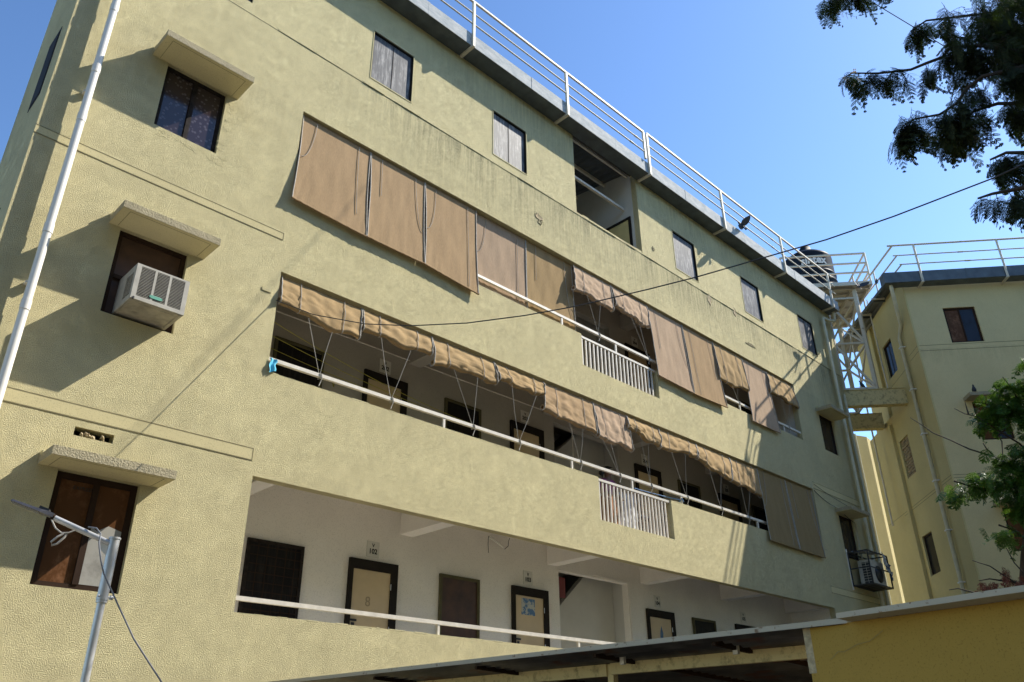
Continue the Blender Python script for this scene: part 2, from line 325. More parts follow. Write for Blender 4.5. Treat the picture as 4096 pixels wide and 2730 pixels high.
# stair well behind the corridor
B1(11.40, 11.548, 1.352, 4.4, 2.25, 11.19).build('stair_wall', 'white_in', A); B1(13.63, 13.78, 1.352, 4.4, 2.25, 11.19).build('stair_wall', 'white_in', A); B1(11.55, 13.62, 4.25, 4.4, 2.25, 11.19).build('stair_wall', 'white_in', A)
def ramp_slab(x0, z0, x1, z1, y0, y1, th):
    b = MB(); vs = [(x0, y0, z0), (x1, y0, z1), (x1, y0, z1 + th), (x0, y0, z0 + th)] + [(x0, y1, z0), (x1, y1, z1), (x1, y1, z1 + th), (x0, y1, z0 + th)]
    return b.add(vs, [(0, 1, 2, 3), (7, 6, 5, 4), (0, 4, 5, 1), (1, 5, 6, 2), (2, 6, 7, 3), (3, 7, 4, 0)])
for zf in (2.25, 5.30, 8.30):
    ramp_slab(11.55, zf + 1.35, 13.3, zf + 2.95, 2.43, 3.2, .18).build('stair_flight', 'white_in', A)
    MB().add([(x, y, zf + z) for y in (1.6, 1.72) for x, z in ((11.552, 0), (13.62, 0), (13.62, 2.67), (12.9, 2.67), (11.552, 1.52))], [(0, 1, 2, 3, 4), (9, 8, 7, 6, 5), (4, 3, 8, 9), (3, 2, 7, 8)]).build('stair_stringer', 'white_in', A)
    ramp_slab(13.4, zf - .1, 11.6, zf + 1.3, 2.7, 3.9, .18).build('stair_flight', 'white_in', A)
B1(11.60, 11.90, 1.36, 1.40, 4.25, 4.62).build('red_board', 'redpanel', A)
# parapet strip and white jamb of the two slatted gaps
for (x0, x1, zb, zt) in ((11.42, 13.70, 5.40, 6.20), (11.15, 13.66, 8.42, 9.10)):
    gr = MB().box(x0 + .002, x1 - .002, .04, .085, zt - .05, zt - .005).build('slatted_rail', 'cream_metal', A)
    n = 20
    sb = MB()
    for i in range(n):
        x = x0 + .07 + (x1 - x0 - .22) * i / (n - 1); sb.box(x - .016, x + .016, .048, .078, zb + .01, zt - .05)
    sb.build('slats', 'cream_metal', gr)
    B1(x0, x1, .03, .11, zb + .001, zb + .012).build('sill_plaster', 'corridor', A)
# long hand rails
for z, x0, x1, posts in ((6.405, 4.61, 20.24, (7.72, 10.75, 12.51, 14.16, 17.18, 19.2)), (3.285, 4.61, 20.26, (7.73, 10.72, 13.8, 16.9)), (9.315, 4.61, 20.2, (7.6, 10.64, 12.31, 14.2, 17.14, 19.3))):
    b = B1(x0, x1, .035, .085, z - .022, z + .03).build('hand_rail', 'cream_metal', A)
    for p_ in posts:
        low = (5.40 if z < 7 else 8.42) if 11.5 < p_ < 13.6 and z > 5 else {6.405: 6.2, 3.285: 3.12, 9.315: 9.1}[z]
        if 11.5 < p_ < 13.6 and z > 5: low = {6.405: 6.195, 9.315: 9.095}[z]
        B1(p_ - .02, p_ + .02, .042, .078, low, z - .022).build('rail_post', 'cream_metal', b)
# floor bands (smooth raised strip between two scored lines)
for (x0, x1, z0, z1) in ((1.24, 4.56, 4.96, 5.10), (1.24, 4.56, 8.28, 8.38), (20.27, 23.3, 7.80, 7.96), (20.25, 23.3, 5.13, 5.28)):
    b = B1(x0, x1, -.004, .0, z0, z1).build('floor_band', 'band', A)
    gb = MB().box(x0, x1, -.006, .002, z1, z1 + .012).box(x0, x1, -.006, .002, z0 - .012, z0)
    if x1 < 5: gb.box(x1, x1 + .012, -.006, .002, z0 - .012, z1 + .012)
    gb.build('scored_line', 'groove', b)
gb = MB().box(1.24, 11.2, -.003, .002, 12.035, 12.046).box(13.56, 23.5, -.003, .002, 12.035, 12.044).build('scored_line', 'groove', A)
ledge = MB(); x = 4.0
while x < 23.3:
    l = rnd.uniform(.15, .5); ledge.box(x, x + l, -.006 - rnd.random() * .012, .001, 12.047, 12.06 + rnd.random() * .06); x += l
ledge.build('plaster_ledge', 'facade', A)
# rubble in the hole, plaster chips
def blob(cx, cz, rx, rz, y, mat, name, n=16, parent=A, th=.012):
    b = MB(); ring = []
    for i in range(n):
        a = 2 * math.pi * i / n; k = rnd.uniform(.6, 1.15); ring.append((cx + rx * k * math.cos(a), cz + rz * k * math.sin(a)))
    vs = [(x, y, z) for x, z in ring] + [(cx + (x - cx) * .8, y - th, cz + (z - cz) * .8) for x, z in ring] + [(cx, y - th * .3, cz)]
    fs = [(i, (i + 1) % n, n + (i + 1) % n, n + i) for i in range(n)] + [(n + i, n + (i + 1) % n, 2 * n) for i in range(n)]
    b.add(vs, fs); return b.build(name, mat, parent)
rb = MB()
for i in range(14):
    x = rnd.uniform(2.55, 2.8); z = 4.765 + rnd.random() * .05; s = rnd.uniform(.01, .03)
    rb.add([(x - s, .03, z - s), (x + s, .02, z - s * .7), (x + s * .8, .03, z + s), (x - s * .6, .01, z + s * .9), (x, .0 - s * .3, z)], [(0, 1, 4), (1, 2, 4), (2, 3, 4), (3, 0, 4), (3, 2, 1, 0)])
rb.build('rubble', 'rubble', A)
for cx, cz, rx, rz, mt in ((9.99, 11.36, .13, .10, 'rubble'), (10.03, 11.25, .08, .07, 'groove'), (14.0, 12.41, .06, .07, 'groove'), (18.08, 11.24, .27, .045, 'groove'), (16.3, 11.9, .12, .18, 'rubble'), (17.5, 12.0, .08, .14, 'rubble')):
    blob(cx, cz, rx, rz, 0, mt, 'plaster_chip')
for (x0, x1, z) in ((2.35, 3.55, 9.13), (3.42, 3.47, 9.6)):
    pass
# broken render round the two upper left windows
for i in range(26):
    u = rnd.random(); x, z = (2.5 + u * 1.05, 9.10 + rnd.uniform(-.07, .05)) if i < 16 else (3.46 + rnd.uniform(-.03, .05), 9.15 + u * 1.0)
    blob(x, z, rnd.uniform(.04, .1), rnd.uniform(.02, .05), .001, 'facade', 'render_patch', 9, A, .004)
# small rectangle plate left of middle row, plate on facade
B1(4.36, 4.50, -.01, 0, 7.36, 7.41).build('wall_block', 'facade', A)
# ---- windows
def window(parent, h, pane_mat, frame='frame', fw=.055, yf=.045, mull=True, name='window', y=.06, sill=True, reveal=.15):
    x0, x1, z0, z1 = h
    f = MB().box(x0, x1, y, y + .04, z1 - fw, z1).box(x0, x1, y, y + .04, z0, z0 + fw * .8).box(x0, x0 + fw, y, y + .04, z0 + fw * .8, z1 - fw).box(x1 - fw, x1, y, y + .04, z0 + fw * .8, z1 - fw)
    if mull: xm = (x0 + x1) / 2; f.box(xm - .03, xm + .03, y - .012, y + .038, z0 + fw * .8, z1 - fw)
    wo = f.build(name, frame, parent)
    pm = pane_mat if isinstance(pane_mat, (list, tuple)) else (pane_mat, pane_mat)
    if mull:
        B1(x0 + fw, xm - .03, y + .022, y + .028, z0 + fw * .8, z1 - fw).build('pane', pm[0], wo); B1(xm + .03, x1 - fw, y + .012, y + .018, z0 + fw * .8, z1 - fw).build('pane', pm[1], wo)
    else: B1(x0 + fw, x1 - fw, y + .02, y + .027, z0 + fw * .8, z1 - fw).build('pane', pm[0], wo)
    return wo
window(A, LW[0], 'curtain')
w3 = window(A, LW[2], ('pane_brown', 'pane_brown'), 'frame_brown', fw=.07); MB().add([(2.885, .068, 3.235), (3.205, .068, 3.235), (3.205, .068, 3.83), (3.06, .068, 3.87), (2.95, .068, 3.80), (2.885, .068, 3.84)], [(0, 1, 2, 3, 4, 5)]).build('newspaper', 'pane_news', w3); text('EXPRESS', .055, 'ink', w3, Matrix.Translation((2.72, .079, 4.22)) @ FX); w3['label'] = 'brown framed window papered from inside with newspaper'
w2 = MB().box(2.43, 3.30, .06, .10, 7.40, 7.46).box(2.43, 2.49, .06, .10, 6.29, 7.40).box(3.24, 3.30, .06, .10, 6.29, 7.40).box(2.49, 3.24, .06, .10, 6.29, 6.33).box(2.49, 2.62, .05, .09, 6.80, 6.85).build('window', 'frame_brown', A)
B1(2.49, 3.24, .085, .095, 6.33, 7.40).build('plywood_panel', 'plywood', w2); w2['label'] = 'window opening boarded with dark plywood around the air conditioner'
for h in TW[1:]:
    wo = window(A, h, 'pane_dirty', 'frame', .025, mull=False, y=.02)
    if h[0] < 9 or h[0] > 21: MB().box(h[0] + .46, h[0] + .475, .035, .04, h[2] + .02, h[3] - .025).build('glazing_bar', 'frame', wo)
    x0, x1, z0, z1 = h
    MB().box(x0 - .015, x0, -.008, .02, z0 - .015, z1 + .015).box(x1, x1 + .015, -.008, .02, z0 - .015, z1 + .015).box(x0, x1, -.008, .02, z1, z1 + .015).box(x0, x1, -.008, .02, z0 - .02, z0).build('window_trim', 'band', wo)
window(A, TW[0], 'pane_dirty', 'frame', .025, mull=False, y=.02)
window(A, RW[0], 'pane_dark', 'frame_brown', .05, mull=False, y=.05); window(A, RW[1], 'pane_dark', 'frame_brown', .05, mull=False, y=.05)
# side wall slit windows
for (y0, y1, z0, z1) in ((.48, .97, 9.2, 10.4), (.6, 1.1, 12.27, 13.4), (.55, 1.1, 6.3, 7.45)):
    wo = MB().box(1.235, 1.24, y0, y1, z0, z1).build('window', 'frame', A); MB().box(1.230, 1.235, y0 + .04, y1 - .04, z0 + .04, z1 - .04).build('pane', 'frame', wo)
# ---- canopies
def canopy(x0, x1, z0, d, parent=A):
    th = .10; c = MB().box(x0, x1, -d, 0, z0 + .004, z0 + th).build('window_canopy', 'canopy', parent)
    MB().box(x0 + .004, x1 - .004, -d + .006, -.001, z0, z0 + .004).build('soffit', 'canopy_under', c)
    lp = MB().box(x0, x0 + .07, -.10, -.001, z0 + th, z0 + th + .035).build('mortar_lump', 'canopy_under', c)
    MB().box(x0 + .10, x1 - .10, -d + .05, -d + .056, z0 - .002, z0 + .001).box(x0 + .10, x0 + .106, -d + .056, -.02, z0 - .002, z0 + .001).box(x1 - .106, x1 - .10, -d + .056, -.02, z0 - .002, z0 + .001).build('drip_groove', 'groove', c)
canopy(2.28, 3.55, 10.28, .48); canopy(2.28, 3.50, 7.465, .46); canopy(2.20, 3.49, 4.37, .44); canopy(21.32, 22.46, 10.24, .46); canopy(21.33, 22.46, 7.34, .46)
# ---- corridor doors and windows on y = 1.2
def door(x0, x1, zt, zb, face='door', plate=None, extra=None):
    f = MB().box(x0, x1, 1.15, 1.199, zt - .15, zt).box(x0, x0 + .07, 1.15, 1.199, zb, zt - .15).box(x1 - .13, x1, 1.15, 1.199, zb, zt - .15)
    d = f.build('door', 'door_frame', A)
    MB().box(x0 + .07, x1 - .13, 1.170, 1.199, zb, zt - .15).build('door_leaf', face, d)
    MB().box(x0 + .09, x0 + .105, 1.14, 1.168, zb + .75, zb + 1.05).box(x0 + .05, x0 + .12, 1.14, 1.15, zb + 1.25, zb + 1.27).build('door_handle', 'galv', d)
    for hz in (zb + .3, zb + 1.0, zt - .4): MB().box(x1 - .135, x1 - .122, 1.145, 1.152, hz, hz + .09).build('hinge', 'galv', d)
    MB().box(x0 + .055, x0 + .19, 1.160, 1.168, zb + 1.12, zb + 1.15).box(x0 + .10, x0 + .15, 1.155, 1.165, zb + 1.03, zb + 1.10).build('bolt_latch', 'black_steel', d)
    if plate:
        px = x0 + .42; pl = B1(px - .115, px + .115, 1.19, 1.1995, zt + .06, zt + .30).build('number_plate', 'plate', A)
        text('V', .075, 'ink', pl, Matrix.Translation((px, 1.188, zt + .235)) @ FX, bold=.002)
        text(plate, .105, 'ink', pl, Matrix.Translation((px, 1.188, zt + .145)) @ FX, bold=.003)
    return d
def cwin(x0, x1, zt, zb, pm='pane_dark', fr='frame_olive'):
    f = MB().box(x0, x1, 1.16, 1.199, zt - .05, zt).box(x0, x0 + .05, 1.16, 1.199, zb, zt - .05).box(x1 - .05, x1, 1.16, 1.199, zb, zt - .05)
    wo = f.build('corridor_window', fr, A); B1(x0 + .05, x1 - .05, 1.18, 1.199, zb, zt - .05).build('pane', pm, wo); return wo
for zt, zb, s in ((4.27, 2.25, '1'), (7.37, 5.30, '2'), (10.37, 8.30, '3')):
    d2 = door(6.91, 7.80, zt, zb, plate=s + '02'); d3 = door(10.30, 11.21, zt, zb, plate=s + '03')
    door(14.16, 15.10, zt, zb, plate=s + '04'); door(17.52, 18.45, zt, zb, plate=s + '05')
    c1 = cwin(5.25, 6.13, zt + .03, zb + .6, fr='frame' if s == '1' else 'frame_olive'); cwin(8.66, 9.53, zt - .01, zb + .6, 'plywood' if s == '1' else 'pane_dark'); cwin(15.80, 16.68, zt - .02, zb + .6); cwin(19.1, 19.95, zt - .02, zb + .6)
    if s == '1':
        gg = MB()
        for i in range(11): gg.box(5.30, 6.08, 1.150, 1.158, 4.20 - i * .12, 4.208 - i * .12)
        for i in range(5): gg.box(5.4 + i * .145, 5.408 + i * .145, 1.142, 1.150, 2.9, 4.24)
        gg.build('grille', 'frame_brown', c1)
        text('8', .20, 'pencil', d2, Matrix.Translation((7.28, 1.168, 3.66)) @ FX)
        B1(10.52, 10.86, 1.166, 1.169, 3.80, 4.08).build('poster', 'poster', d3)
MB().add([(14.55, 1.167, 3.72), (14.60, 1.167, 3.70), (14.65, 1.167, 3.74), (14.66, 1.167, 3.83), (14.61, 1.167, 3.97), (14.56, 1.167, 3.83)], [(0, 1, 2, 3, 4, 5)]).build('drop_sticker', 'tarp_blue', A)
B1(9.70, 9.86, 1.17, 1.198, 3.05, 3.20).build('switch_box', 'door', A)
# broken light fitting
lf = MB().bar((9.75, 1.17, 5.04), (10.08, 1.13, 4.88), .03).build('light_fitting', 'plate', A); MB().tube([(10.1, 1.15, 4.86), (10.16, 1.12, 4.92), (10.15, 1.1, 5.0), (10.18, 1.1, 5.06)], .006, 5).build('wire', 'black_cable', lf); MB().tube([(9.74, 1.18, 5.04), (9.73, 1.18, 4.9), (9.74, 1.18, 4.75)], .005, 5).build('wire', 'black_cable', lf)
# conduit lines on corridor wall and stair frame conduit
cd = MB().tube([(4.62, 1.185, 7.83), (11.5, 1.185, 7.83)], .012, 6).tube([(13.66, 1.185, 2.3), (13.64, 1.185, 4.72), (12.5, 1.185, 4.74)], .012, 6).tube([(12.1, 1.185, 5.3), (12.1, 1.185, 7.7)], .012, 6); cd.build('conduit', 'corridor', A)
# ---- top stair opening
B1(13.545, 13.69, .152, 5.0, 11.36, 15.05).build('stair_wall', 'white_in', A); B1(11.07, 11.215, .152, 5.0, 11.36, 15.05).build('stair_wall', 'white_in', A); B1(11.215, 13.545, 4.85, 5.0, 11.36, 15.05).build('stair_wall', 'white_in', A)
dd = MB().box(13.515, 13.544, .24, .31, 11.36, 13.26).box(13.515, 13.544, 1.2, 1.27, 11.36, 13.26).box(13.515, 13.544, .31, 1.2, 13.19, 13.26).build('door', 'door_frame', A); MB().box(13.53, 13.544, .31, 1.2, 11.36, 13.19).build('door_leaf', 'door_yellow', dd)
MB().bar((11.216, .42, 13.56), (13.54, .42, 13.53), .06).build('cross_pole', 'cream_metal', A)
# ---- roof sheet with purlins
def roofz(y): return 14.50 + .134 * y
def corr(x0, x1, y0, y1, zf, pitch, amp, step=6, m=None):
    b = MB(); n = int((x1 - x0) / pitch * step); prof = [0, .0, 1, 1, 1, 0]
    top = []
    for i in range(n + 1): top.append((x0 + (x1 - x0) * i / n, amp * prof[i % step]))
    vs = []
    for x, h in top: vs += [(x, y0, zf(y0) + h), (x, y1, zf(y1) + h), (x, y0, zf(y0) + h + .004), (x, y1, zf(y1) + h + .004)]
    fs = []
    for i in range(n): a = i * 4; c = a + 4; fs += [(a, a + 1, c + 1, c), (a + 2, c + 2, c + 3, a + 3), (a, c, c + 2, a + 2)]
    b.add([m @ Vector(v) for v in vs] if m is not None else vs, fs); return b
corr(4.42, 23.75, -.10, 7.3, roofz, .22, .035).build('roof_sheet', 'roofsheet', A); corr(1.0, 4.42, -.10, 2.1, roofz, .22, .035).build('roof_sheet', 'roofsheet', A)
pu = MB()
for y in (.25, .95, 1.9, 3.0): pu.bar((11.22, y, roofz(y) - .06), (13.54, y, roofz(y) - .06), .05, .09)
pu.build('purlin', 'cream_metal', A)
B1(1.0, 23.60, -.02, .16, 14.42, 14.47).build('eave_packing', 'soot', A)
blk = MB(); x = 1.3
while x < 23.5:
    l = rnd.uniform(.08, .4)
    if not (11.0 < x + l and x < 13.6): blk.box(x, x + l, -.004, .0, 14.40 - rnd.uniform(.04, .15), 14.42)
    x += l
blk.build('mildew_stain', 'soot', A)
# gutter: open box profile
gt = MB()
for i in range(8):
    a = 1.05 + i * 2.83; c = min(a + 2.827, 23.66); j = .004 * (i % 2)
    gt.box(a, c, -.37 - j, -.362, 14.25 - j, 14.575 + j)
    MB().box(a, c, -.362, -.001, 14.245 - j, 14.255).build('gutter_floor', 'gutterB', A)  # shade of the underside is put into this darker colour
    gt.box(c - .03, c + .001, -.376, -.371, 14.246, 14.58)
gt.box(23.66, 23.665, -.37, -.05, 14.25, 14.57); gt.build('gutter', 'gutter', A)
# railing on brackets
ra = None
PX = (1.9, 4.9, 7.81, 10.62, 13.62, 16.95, 20.2, 23.2)
rail = MB().bar((1.0, -.40, 15.47), (13.50, -.40, 15.47), .045).bar((13.62, -.40, 15.50), (23.55, -.40, 15.46), .045).build('roof_railing', 'rust_cream', A)
for z in (15.13, 14.83): MB().tube([(1.0, -.40, z), (13.45, -.40, z)], .018, 8).tube([(13.62, -.40, z), (23.6, -.40, z)], .018, 8).build('railing_pipe', 'rust_cream', rail)
for i, x in enumerate(PX): MB().bar((x, -.402, 14.20), (x, -.402, 15.45), .055).bar((x, -.02, 14.215), (x, -.42, 14.215), .06, .05).build('railing_post', 'rust_cream', rail)
MB().bar((13.48, -.402, 14.62), (13.48, -.402, 15.45), .05).build('railing_post', 'rust_cream', rail)
for x, z in ((4.0, 15.13), (13.1, 15.13), (12.9, 14.83), (19.6, 15.13), (19.55, 14.83), (6.2, 15.13)): MB().tube([(x, -.40, z), (x + .12, -.40, z)], .024, 8).build('pipe_coupling', 'rust_cream', rail)
# ---- downpipes
dp = MB().tube([(1.655, -.13, 0.2), (1.655, -.13, 14.1)], 0.048, 16)
for z in (2.2, 4.6, 5.95, 6.95, 8.6, 9.4, 10.5, 12.2): dp.tube([(1.655, -.13, z), (1.655, -.13, z + .12)], .054, 16)
dp = dp.build('downpipe', 'pvc', A)
for z in (3.5, 6.3, 9.1, 12.0): MB().box(1.60, 1.71, -.08, 0, z, z + .03).build('pipe_bracket', 'pvc', dp)
dq = MB().tube([(23.58, -.2, 14.25), (23.58, -.2, 13.98), (23.56, -.18, 13.92), (23.2, -.14, 13.82), (22.88, -.12, 13.80), (22.84, -.12, 13.74), (22.88, -.12, 8), (22.95, -.12, .2)], .052, 12).build('downpipe', 'pvc_yellow', A)
MB().tube([(23.35, -.1, .2), (23.3, -.1, 11.3)], .045, 10).build('downpipe', 'pvc_yellow', A)
MB().tube([(22.3, -.05, 7.2), (22.3, -.05, 5.9)], .012, 6).tube([(22.36, -.05, 7.2), (22.36, -.05, 5.9)], .012, 6).build('conduit', 'pvc_yellow', A)
# ================================================================== ROLLER BLINDS
def blind(label, x0t, x1t, zt, x0b, x1b, z0b, z1b, mode, mat, seed, group='tan roller blinds hung in the corridor openings', sagd=0.0, ties=None, flare=0.0):
    q = random.Random(seed); x0t -= .008; x1t += .008; x0b -= .008; x1b += .008; t = thing('roller_blind', ((x0t + x1t) / 2, 0, min(z0b, z1b)), label, 'blind', group)
    nu, nv = 40, 26; rolled = mode == 'roll'
    ph = [q.uniform(0, 6.3) for _ in range(8)]; am = .012 if rolled else .0028
    fq = q.uniform(3, 11); fq2 = q.uniform(12, 24); fs_ = q.uniform(-9, 9)
    ytop = .06; ybot = {'out': -.065, 'in': .12, 'roll': -.045}[mode]
    if mode == 'in': ytop = .10
    rr = .048
    def P(u, v):
        zb = z0b + (z1b - z0b) * u - sagd * math.sin(math.pi * u)
        if rolled: zb += .022 * math.sin(7 * u + ph[0]) + .012 * math.sin(15 * u + ph[1])
        x = (x0t + (x1t - x0t) * u) * (1 - v) + (x0b + (x1b - x0b) * u) * v
        if mode == 'out': x += (.02 * math.sin(math.pi * v)) * (1 if u < .5 else -1) * abs(2 * u - 1) ** 3
        z = zt + (zb + (rr if rolled else 0) - zt) * v
        y = ytop + (ybot - ytop) * (v if not rolled else v ** .8)
        wv = am * (math.sin(9 * u + 5 * v + ph[2]) + .6 * math.sin(21 * u - 8 * v + ph[3]) + .4 * math.sin(37 * u + 11 * v + ph[4])) * min(1, 3 * v)
        if not rolled:
            e = (1 - abs(2 * u - 1)) ; k = max(0, v - .72) / .28
            wv += .014 * k * math.sin(60 * u + 14 * v + ph[5]) * (.15 + .85 * abs(2 * u - 1) ** 4)
        else: wv += .013 * v * math.sin(fq * u + fs_ * v + ph[6]) * (.3 + .7 * math.sin(2.5 * u + ph[7]) ** 2) + .012 * v * math.sin(fq2 * u - fs_ * v + ph[5]) + .011 * v * (1 - abs(math.sin(fq * .8 * u + 2.2 * fs_ * v + ph[3]))) ** 3 - flare * v * math.sin(math.pi * v)
        return Vector((x, y - abs(wv) if mode != 'in' else y + wv, z))
    b = MB(); vs = [P(i / nu, j / nv) for j in range(nv + 1) for i in range(nu + 1)]
    fs = [(j * (nu + 1) + i, j * (nu + 1) + i + 1, (j + 1) * (nu + 1) + i + 1, (j + 1) * (nu + 1) + i) for j in range(nv) for i in range(nu)]
    b.add(vs, fs, True)
    cl = b.build('cloth', mat, t)
    if rolled:
        r = MB(); n = 18; turns = 1.0; rows = []
        for i in range(nu + 1):
            c = P(i / nu, 1); rad = rr * (1 + .18 * math.sin(11 * i / nu + ph[1]) + .08 * math.sin(31 * i / nu))
            rows.append([Vector((c.x, c.y + rad + rad * math.cos(a) * -1, c.z - rad * math.sin(a))) for a in [2 * math.pi * k / n for k in range(n)]])
        r.add([p for rw in rows for p in rw], [(i * n + j, (i + 1) * n + j, (i + 1) * n + (j + 1) % n, i * n + (j + 1) % n) for i in range(nu) for j in range(n)], True)
        for rw in (rows[0], rows[-1]):
            cc = sum(rw, Vector()) / n; r.add([cc + (p - cc) * k for k in (1, .55) for p in rw], [(j, (j + 1) % n, n + (j + 1) % n, n + j) for j in range(n)])
        r.build('cloth_roll', mat, t)
    else:
        MB().tube([P(i / nu, 1) + Vector((0, -.004, 0)) for i in range(nu + 1)], .016, 8).build('bottom_hem', mat, t)
    for u in (0.004, .996):
        line = [P(u, j / nv) + Vector((0, -.008, 0)) for j in range(nv + 1)]
        if rolled: c = P(u, 1); line += [Vector((c.x, c.y + rr - (rr + .010) * math.cos(a), c.z - (rr + .010) * math.sin(a))) for a in [.1 + k * .35 for k in range(10)]]
        MB().tube(line, .009, 6).build('edge_piping', 'piping', t)
    class CS:
        def tube(s_, *a_): MB().tube(*a_).build('cord', 'grey_cord', t)
    cs = CS()
    if rolled:
        for u in (.23, .77):
            cs.tube([P(u, j / 12) + Vector((0, -.012, 0)) for j in range(13)] + [P(u, 1) + Vector((0, rr - (rr + .012) * math.cos(a), -(rr + .012) * math.sin(a))) for a in (.4, .9, 1.4, 1.9)], .0055, 5)
        if ties:
            for tx, tz in ties[0]:
                for u in ties[1]:
                    e = P(u, 1) + Vector((0, .02, -.07)); cs.tube([e, e.lerp(Vector((tx, .06, tz)), .5) + Vector((q.uniform(-.02, .02), 0, 0)), (tx, .06, tz)], .0045, 5)
                cs.tube([(tx - .01, .03, tz + .035), (tx + .012, .03, tz - .03), (tx, .09, tz - .035), (tx - .012, .09, tz + .03), (tx + .02, .032, tz + .035), (tx + .03, .032, tz - .03), (tx + .01, .07, tz - .14), (tx - .01, .03, tz - .16)], .007, 5)
    else:
        for u, ue, ve in ((.2, q.choice((0.02, .2)), q.uniform(.45, .6)), (.82, q.choice((.98, .85)), q.uniform(.6, .85))):
            if q.random() < .35: ue, ve = u, .97
            a = P(u, .01); c = P(ue, ve); cs.tube([P(u + (ue - u) * (k / 12) ** 1.6, .02 + (ve - .02) * math.sin(k / 12 * math.pi / 2) if ue != u else .02 + (ve - .02) * k / 12) + Vector((0, -.014, 0)) for k in range(13)], .0045, 5)
    return t
TAN, PINK, OCH, OLV = 'cloth_tan', 'cloth_pink', 'cloth_ochre', 'cloth_olive'
G1 = 'roller blinds along the upper corridor opening'; G2 = 'roller blinds along the middle corridor opening'
U = 'upper corridor opening'
for i, a in enumerate([
    ('fully lowered tan roller blind at the left end of the upper corridor opening', 4.65, 5.94, 10.72, 4.58, 5.91, 9.00, 8.93, 'out', TAN, 0),
    ('fully lowered tan roller blind second from the left in the upper opening', 5.96, 7.11, 10.72, 5.93, 7.09, 8.94, 8.94, 'out', TAN, 0),
    ('fully lowered tan roller blind third from the left, right corner pulled down', 7.13, 8.34, 10.72, 7.11, 8.31, 8.94, 8.84, 'out', TAN, 0),
    ('pinkish tan blind lowered behind the hand rail, just right of the three outside the rail', 8.37, 9.69, 10.72, 8.42, 9.72, 9.12, 9.12, 'in', PINK, 0),
    ('ochre tan blind lowered behind the hand rail, beside the open gap of the upper corridor', 9.71, 11.05, 10.72, 9.74, 11.12, 9.12, 9.12, 'in', OCH, 0),
    ('pinkish blind rolled halfway up above the left half of the upper slatted railing', 11.07, 12.26, 10.72, 10.98, 12.20, 10.05, 10.02, 'roll', PINK, .0),
    ('crumpled pinkish blind rolled up above the right half of the upper slatted railing', 12.31, 13.56, 10.72, 12.30, 13.46, 10.20, 10.06, 'roll', PINK, .05),
    ('pinkish tan lowered blind directly right of the upper slatted railing', 13.58, 14.92, 10.72, 13.60, 14.92, 8.94, 8.90, 'out', PINK, 0),
    ('tan lowered blind between its pinkish twin and the half raised ochre blind', 14.95, 16.22, 10.72, 14.95, 16.32, 8.89, 8.94, 'out', TAN, 0),
    ('ochre blind drawn halfway up between two lowered tan blinds in the upper opening', 16.24, 17.56, 10.72, 16.22, 17.56, 9.66, 9.74, 'roll', OCH, .02),
    ('narrow pinkish lowered blind between two ochre raised ones, striped by shadows', 17.62, 18.78, 10.72, 17.46, 18.80, 8.91, 8.93, 'out', PINK, 0),
    ('ochre blind rolled partly up at the far right end of the upper opening', 18.80, 20.14, 10.72, 18.72, 20.2, 10.06, 10.02, 'roll', OCH, .0)]):
    tie = {5: ([(11.77, 9.32)], (.3, .65)), 6: ([(13.45, 9.35)], (.45, .7)), 9: ([(17.12, 9.33)], (.4, .6)), 11: ([(19.57, 9.33)], (.35, .65))}.get(i)
    blind(*a[:10], 100 + i, G1, a[10], tie, .03 if i == 6 else 0)
